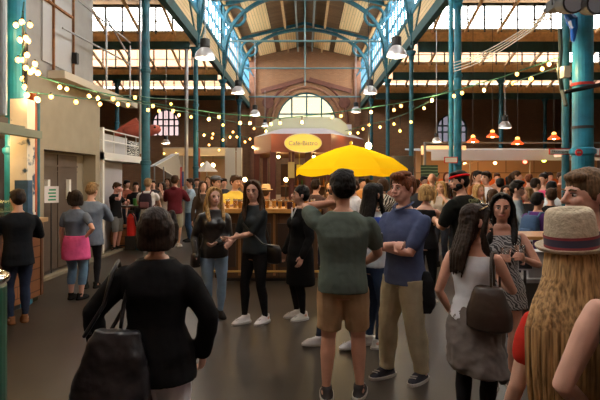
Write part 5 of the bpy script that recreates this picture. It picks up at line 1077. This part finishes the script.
# ------------------------------------------------------------ lamps
BELL = mat('brushed_lamp_reflector', (.62, .62, .66), .3, metal=.35)
def highbay(px, py, Y, w_, label, lit=0, up=6.4):
    t = empty('pendant_lamp', label, 'lamp', tuple(P(px, py, Y)), group='industrial pendant lamps')
    r = w_/2*Y/500
    vs = MB().stack([(-r*.65, r, r), (-r*.35, r*.97, r*.97), (0, r*.82, r*.82), (r*.3, r*.55, r*.55), (r*.42, r*.42, r*.42)], 24, open_=True); vs.build('shade', BELL, t, smooth=True)
    MB().stack([(r*.4, r*.42, r*.42), (r*.5, r*.5, r*.5), (r*1.25, r*.5, r*.5), (r*1.35, r*.3, r*.3)], 16).build('housing', BLACK, t)
    MB().ell((0, 0, -r*.1), (r*.28, r*.28, r*.5)).build('bulb', mat('warm_bulb' if lit else 'dim_bulb', (.8, .8, .8), emit=((1, .68, .28), 14) if lit else ((1, .9, .75), 1.2)), t, smooth=True)
    z = t.location.z; MB().tube([(0, 0, r*1.3), (0, 0, max(up, z+.5)-z)], .012, 6, dome=False).build('suspension', STEEL, t)
    lamp('light', (0, 0, -r*.5), 30 if not lit else 60, (1, .78, .5), .1, t)
    return t
for a in ((205, 52, 12.4, 20, 'large bell-shaped pendant lamp at the upper left between the columns', 0, 6.6), (238, 89, 18.6, 13, 'bell pendant lamp below the left clerestory', 1, 6.9), (255, 112, 24.3, 10.5, 'small distant pendant lamp left of the arched window', 1, 8.4),
          (396.5, 50, 12.6, 20, 'large bell-shaped pendant lamp at the upper right under the clerestory', 0, 6.6), (370, 89, 18.4, 14, 'bell pendant lamp right of the arched window', 0, 6.9), (356, 109, 25.5, 10, 'small distant pendant lamp at the right corner of the arched window', 0, 8.4),
          (505, 124, 21, 12.5, 'pendant lamp above the right awning near the slim column', 0, 6.5), (436.5, 139, 16, 8.5, 'small lit yellowish pendant lamp left of the bright column', 1, 6.5), (166, 141, 20, 8, 'small lit pendant lamp before the left arched window', 1, 6.5), (265, 124, 27, 7, 'tiny distant pendant lamp above the café roof corner', 1, 6.5)): highbay(*a)
ORS = mat('orange_red_shade', (.85, .12, .03), .5, emit=((1, .12, .02), .6))
for i, (px, py) in enumerate(((473, 140), (492.5, 135), (517.5, 142), (554, 137))):
    t = empty('orange_lamp', f'orange-red pendant lamp above the right awning, {["first", "second", "third", "fourth"][i]} from the left', 'lamp', tuple(P(px, py, 14.6)), group='orange-red lamps above the awning')
    MB().stack([(-.06, .17, .17), (-.03, .16, .16), (.04, .08, .08), (.08, .05, .05)], 18, open_=True).build('shade', ORS, t, smooth=True); MB().ell((0, 0, .1), (.06, .06, .05)).build('glowing_cap', mat('amber_glow', (1, .7, .2), emit=((1, .5, .1), 4)), t, smooth=True)
    MB().tube([(0, 0, .14), (0, 0, 6.5-t.location.z)], .007, 5).build('cord', BLACK, t); MB().ell((0, 0, -.04), (.05, .05, .04)).build('bulb', mat('warm_bulb', K), t, smooth=True); lamp('light', (0, 0, -.14), 10, (1, .4, .12), .05, t)

# ------------------------------------------------------------ fairy lights
BULB = mat('fairy_bulb', (1, .8, .5), emit=((1, .52, .10), 6)); CAB = mat('green_cable', (.03, .14, .09), .6)
def garland(label, way, bulbs, r=.034, hang=.07, light=0, lp=9):
    t = empty('string_lights', label, 'string lights', tuple(P(*way[0])))
    o = t.location.copy(); pts = [P(*w_) for w_ in way]
    MB().tube([p-o for p in pts], .009, 6).build('cable', CAB, t)
    # depth of a bulb follows the cable
    way2 = way
    bm = None
    for i, (bx, by) in enumerate(bulbs):
        Y = None
        for (xa, ya, Ya), (xb, yb, Yb) in zip(way2, way2[1:]):
            if min(xa, xb) <= bx <= max(xa, xb): f = (bx-xa)/(xb-xa) if xb != xa else 0; Y = Ya+(Yb-Ya)*f; cy = ya+(yb-ya)*f; break
        if Y is None: Y = way2[-1][2]; cy = by-4
        p = P(bx, by, Y)-o; top = P(bx, cy, Y)-o
        q = MB().ell((0, 0, 0), (r, r, r*1.15), n=10, m=7).build('bulb', BULB, t, smooth=True) if bm is None else bpy.data.objects.new('bulb', bm)
        if bm is None: bm = q.data
        else: COL.objects.link(q); q.parent = t
        q.location = p
        s_ = MB().tube([(0, 0, r*.9), (0, 0, max(r*1.8, (top-p).z))], .012, 6, dome=False).build('socket', BLACK, q)
        if light and i % light == 0: lamp('light', p-Vector((0, .06, .06)), lp, (1, .66, .3), .04, t)
    return t
garland('main green-cabled garland swinging from the left column across to the thick right column',
        [(38, 76, 7.1), (60, 83, 7.2), (98, 92, 7.6), (150, 103, 8.2), (215, 113, 8.8), (280, 118.5, 9.2), (332, 113, 9.2), (400, 103, 8.8), (450, 92, 8.2), (505, 76, 7.7), (560, 57, 7.1)],
        [(60, 87), (67, 89), (89, 96), (98, 98), (153, 106), (173, 111), (209, 119), (219, 117), (240, 123), (250, 123), (271, 124), (280, 123), (302, 122), (332, 117), (341, 116), (371, 112), (394, 110), (401, 106), (432, 100), (454, 96), (462, 93), (484, 90), (517, 74), (542, 69), (549, 64)], r=.028, light=3, lp=16)
garland('second garland sagging from the left column towards the café kiosk', [(30, 92, 7.0), (76, 98, 8), (128, 101, 9.5), (160, 107, 11), (200, 115, 12.5), (268, 129, 15.6)],
        [(38, 100), (51, 96.5), (76, 102), (100, 104), (118, 104), (128, 105), (148, 110), (159, 111), (179, 115), (191, 117), (223, 125), (254, 128.5), (266, 131)], r=.034, light=4)
garland('garland from the café kiosk roof up to the bright column on the right', [(345, 131, 16.5), (363, 126, 16), (385, 121, 15), (405, 114, 14), (430, 101, 13.2), (450, 88, 13)], [(350, 133), (358, 133), (363, 129), (369, 125), (380, 127), (394, 124), (400, 131), (411, 122), (424, 108)], r=.038, light=4)
garland('far garland of small bulbs in front of the white panels left of the café', [(196, 131, 18.3), (209, 134, 18), (230, 135, 17.8), (245, 137, 17.5), (256, 139, 17.2)], [(204, 135), (209, 145), (213, 134), (212, 138), (223, 140), (230, 137), (233, 132), (237, 137), (245, 142), (250, 139), (253, 147), (226, 152)], r=.038, light=5)
garland('short garland along the mezzanine edge with widely spaced bulbs', [(103, 96, 9.6), (135, 95.5, 11), (152, 98, 12.3), (195, 100, 18.3)], [(135, 97.5), (171, 104), (113, 99)], r=.04)
garland('high garland in the right aisle behind the thick column', [(505, 88, 12), (520, 80, 10), (556, 68, 7.3)], [(513, 83), (531, 79)], r=.04)
garland('low garland under the edge of the long cream stall', [(163, 157, 19.4), (180, 157.5, 19.4), (228, 158, 19.4)], [(164, 153.5), (176, 153.5), (187, 152), (219, 150)], r=.038)
garland('tangle of bulbs wound round the nearest left column', [(24, 2, 6.75), (22, 20, 6.7), (27, 40, 6.7), (20, 55, 6.7), (30, 68, 6.72), (22, 82, 6.7), (30, 95, 6.75)],
        [(16, 25), (22, 22), (30, 25), (20, 40), (26, 38), (28, 41), (18, 60), (23, 60), (27, 55), (26, 68), (35, 64), (30, 72), (38, 73), (33, 70), (23, 79), (25, 87), (27, 95), (37, 99)], r=.034, light=4, lp=4)
hb_ = empty('bright_bulb', 'very bright warm bulb just above the right shoulder of the yellow parasol', 'lamp', tuple(P(368.5, 146, 12.0)))
MB().ell((0, 0, 0), (.075, .075, .085)).build('bulb', mat('very_bright_bulb', (1, .8, .5), emit=((1, .75, .35), 30)), hb_, smooth=True); MB().tube([(0, 0, .08), (0, 0, 3.9)], .008, 5).build('cord', BLACK, hb_); lamp('light', (0, -.12, .05), 110, (1, .74, .42), .08, hb_)
# ================================================================== light
w = bpy.data.worlds.new('world'); S.world = w; w.use_nodes = True
bg = w.node_tree.nodes['Background']; bg.inputs[0].default_value = (1, .93, .83, 1); bg.inputs[1].default_value = 16
S.view_settings.view_transform = 'Standard'; S.view_settings.look = 'None'; S.view_settings.gamma = 1; S.view_settings.exposure = 0
S.view_settings.use_curve_mapping = False
S.cycles.use_denoising = True
S.cycles.max_bounces = 6; S.cycles.diffuse_bounces = 3; S.cycles.glossy_bounces = 3; S.cycles.transparent_max_bounces = 12; S.cycles.sample_clamp_indirect = 6
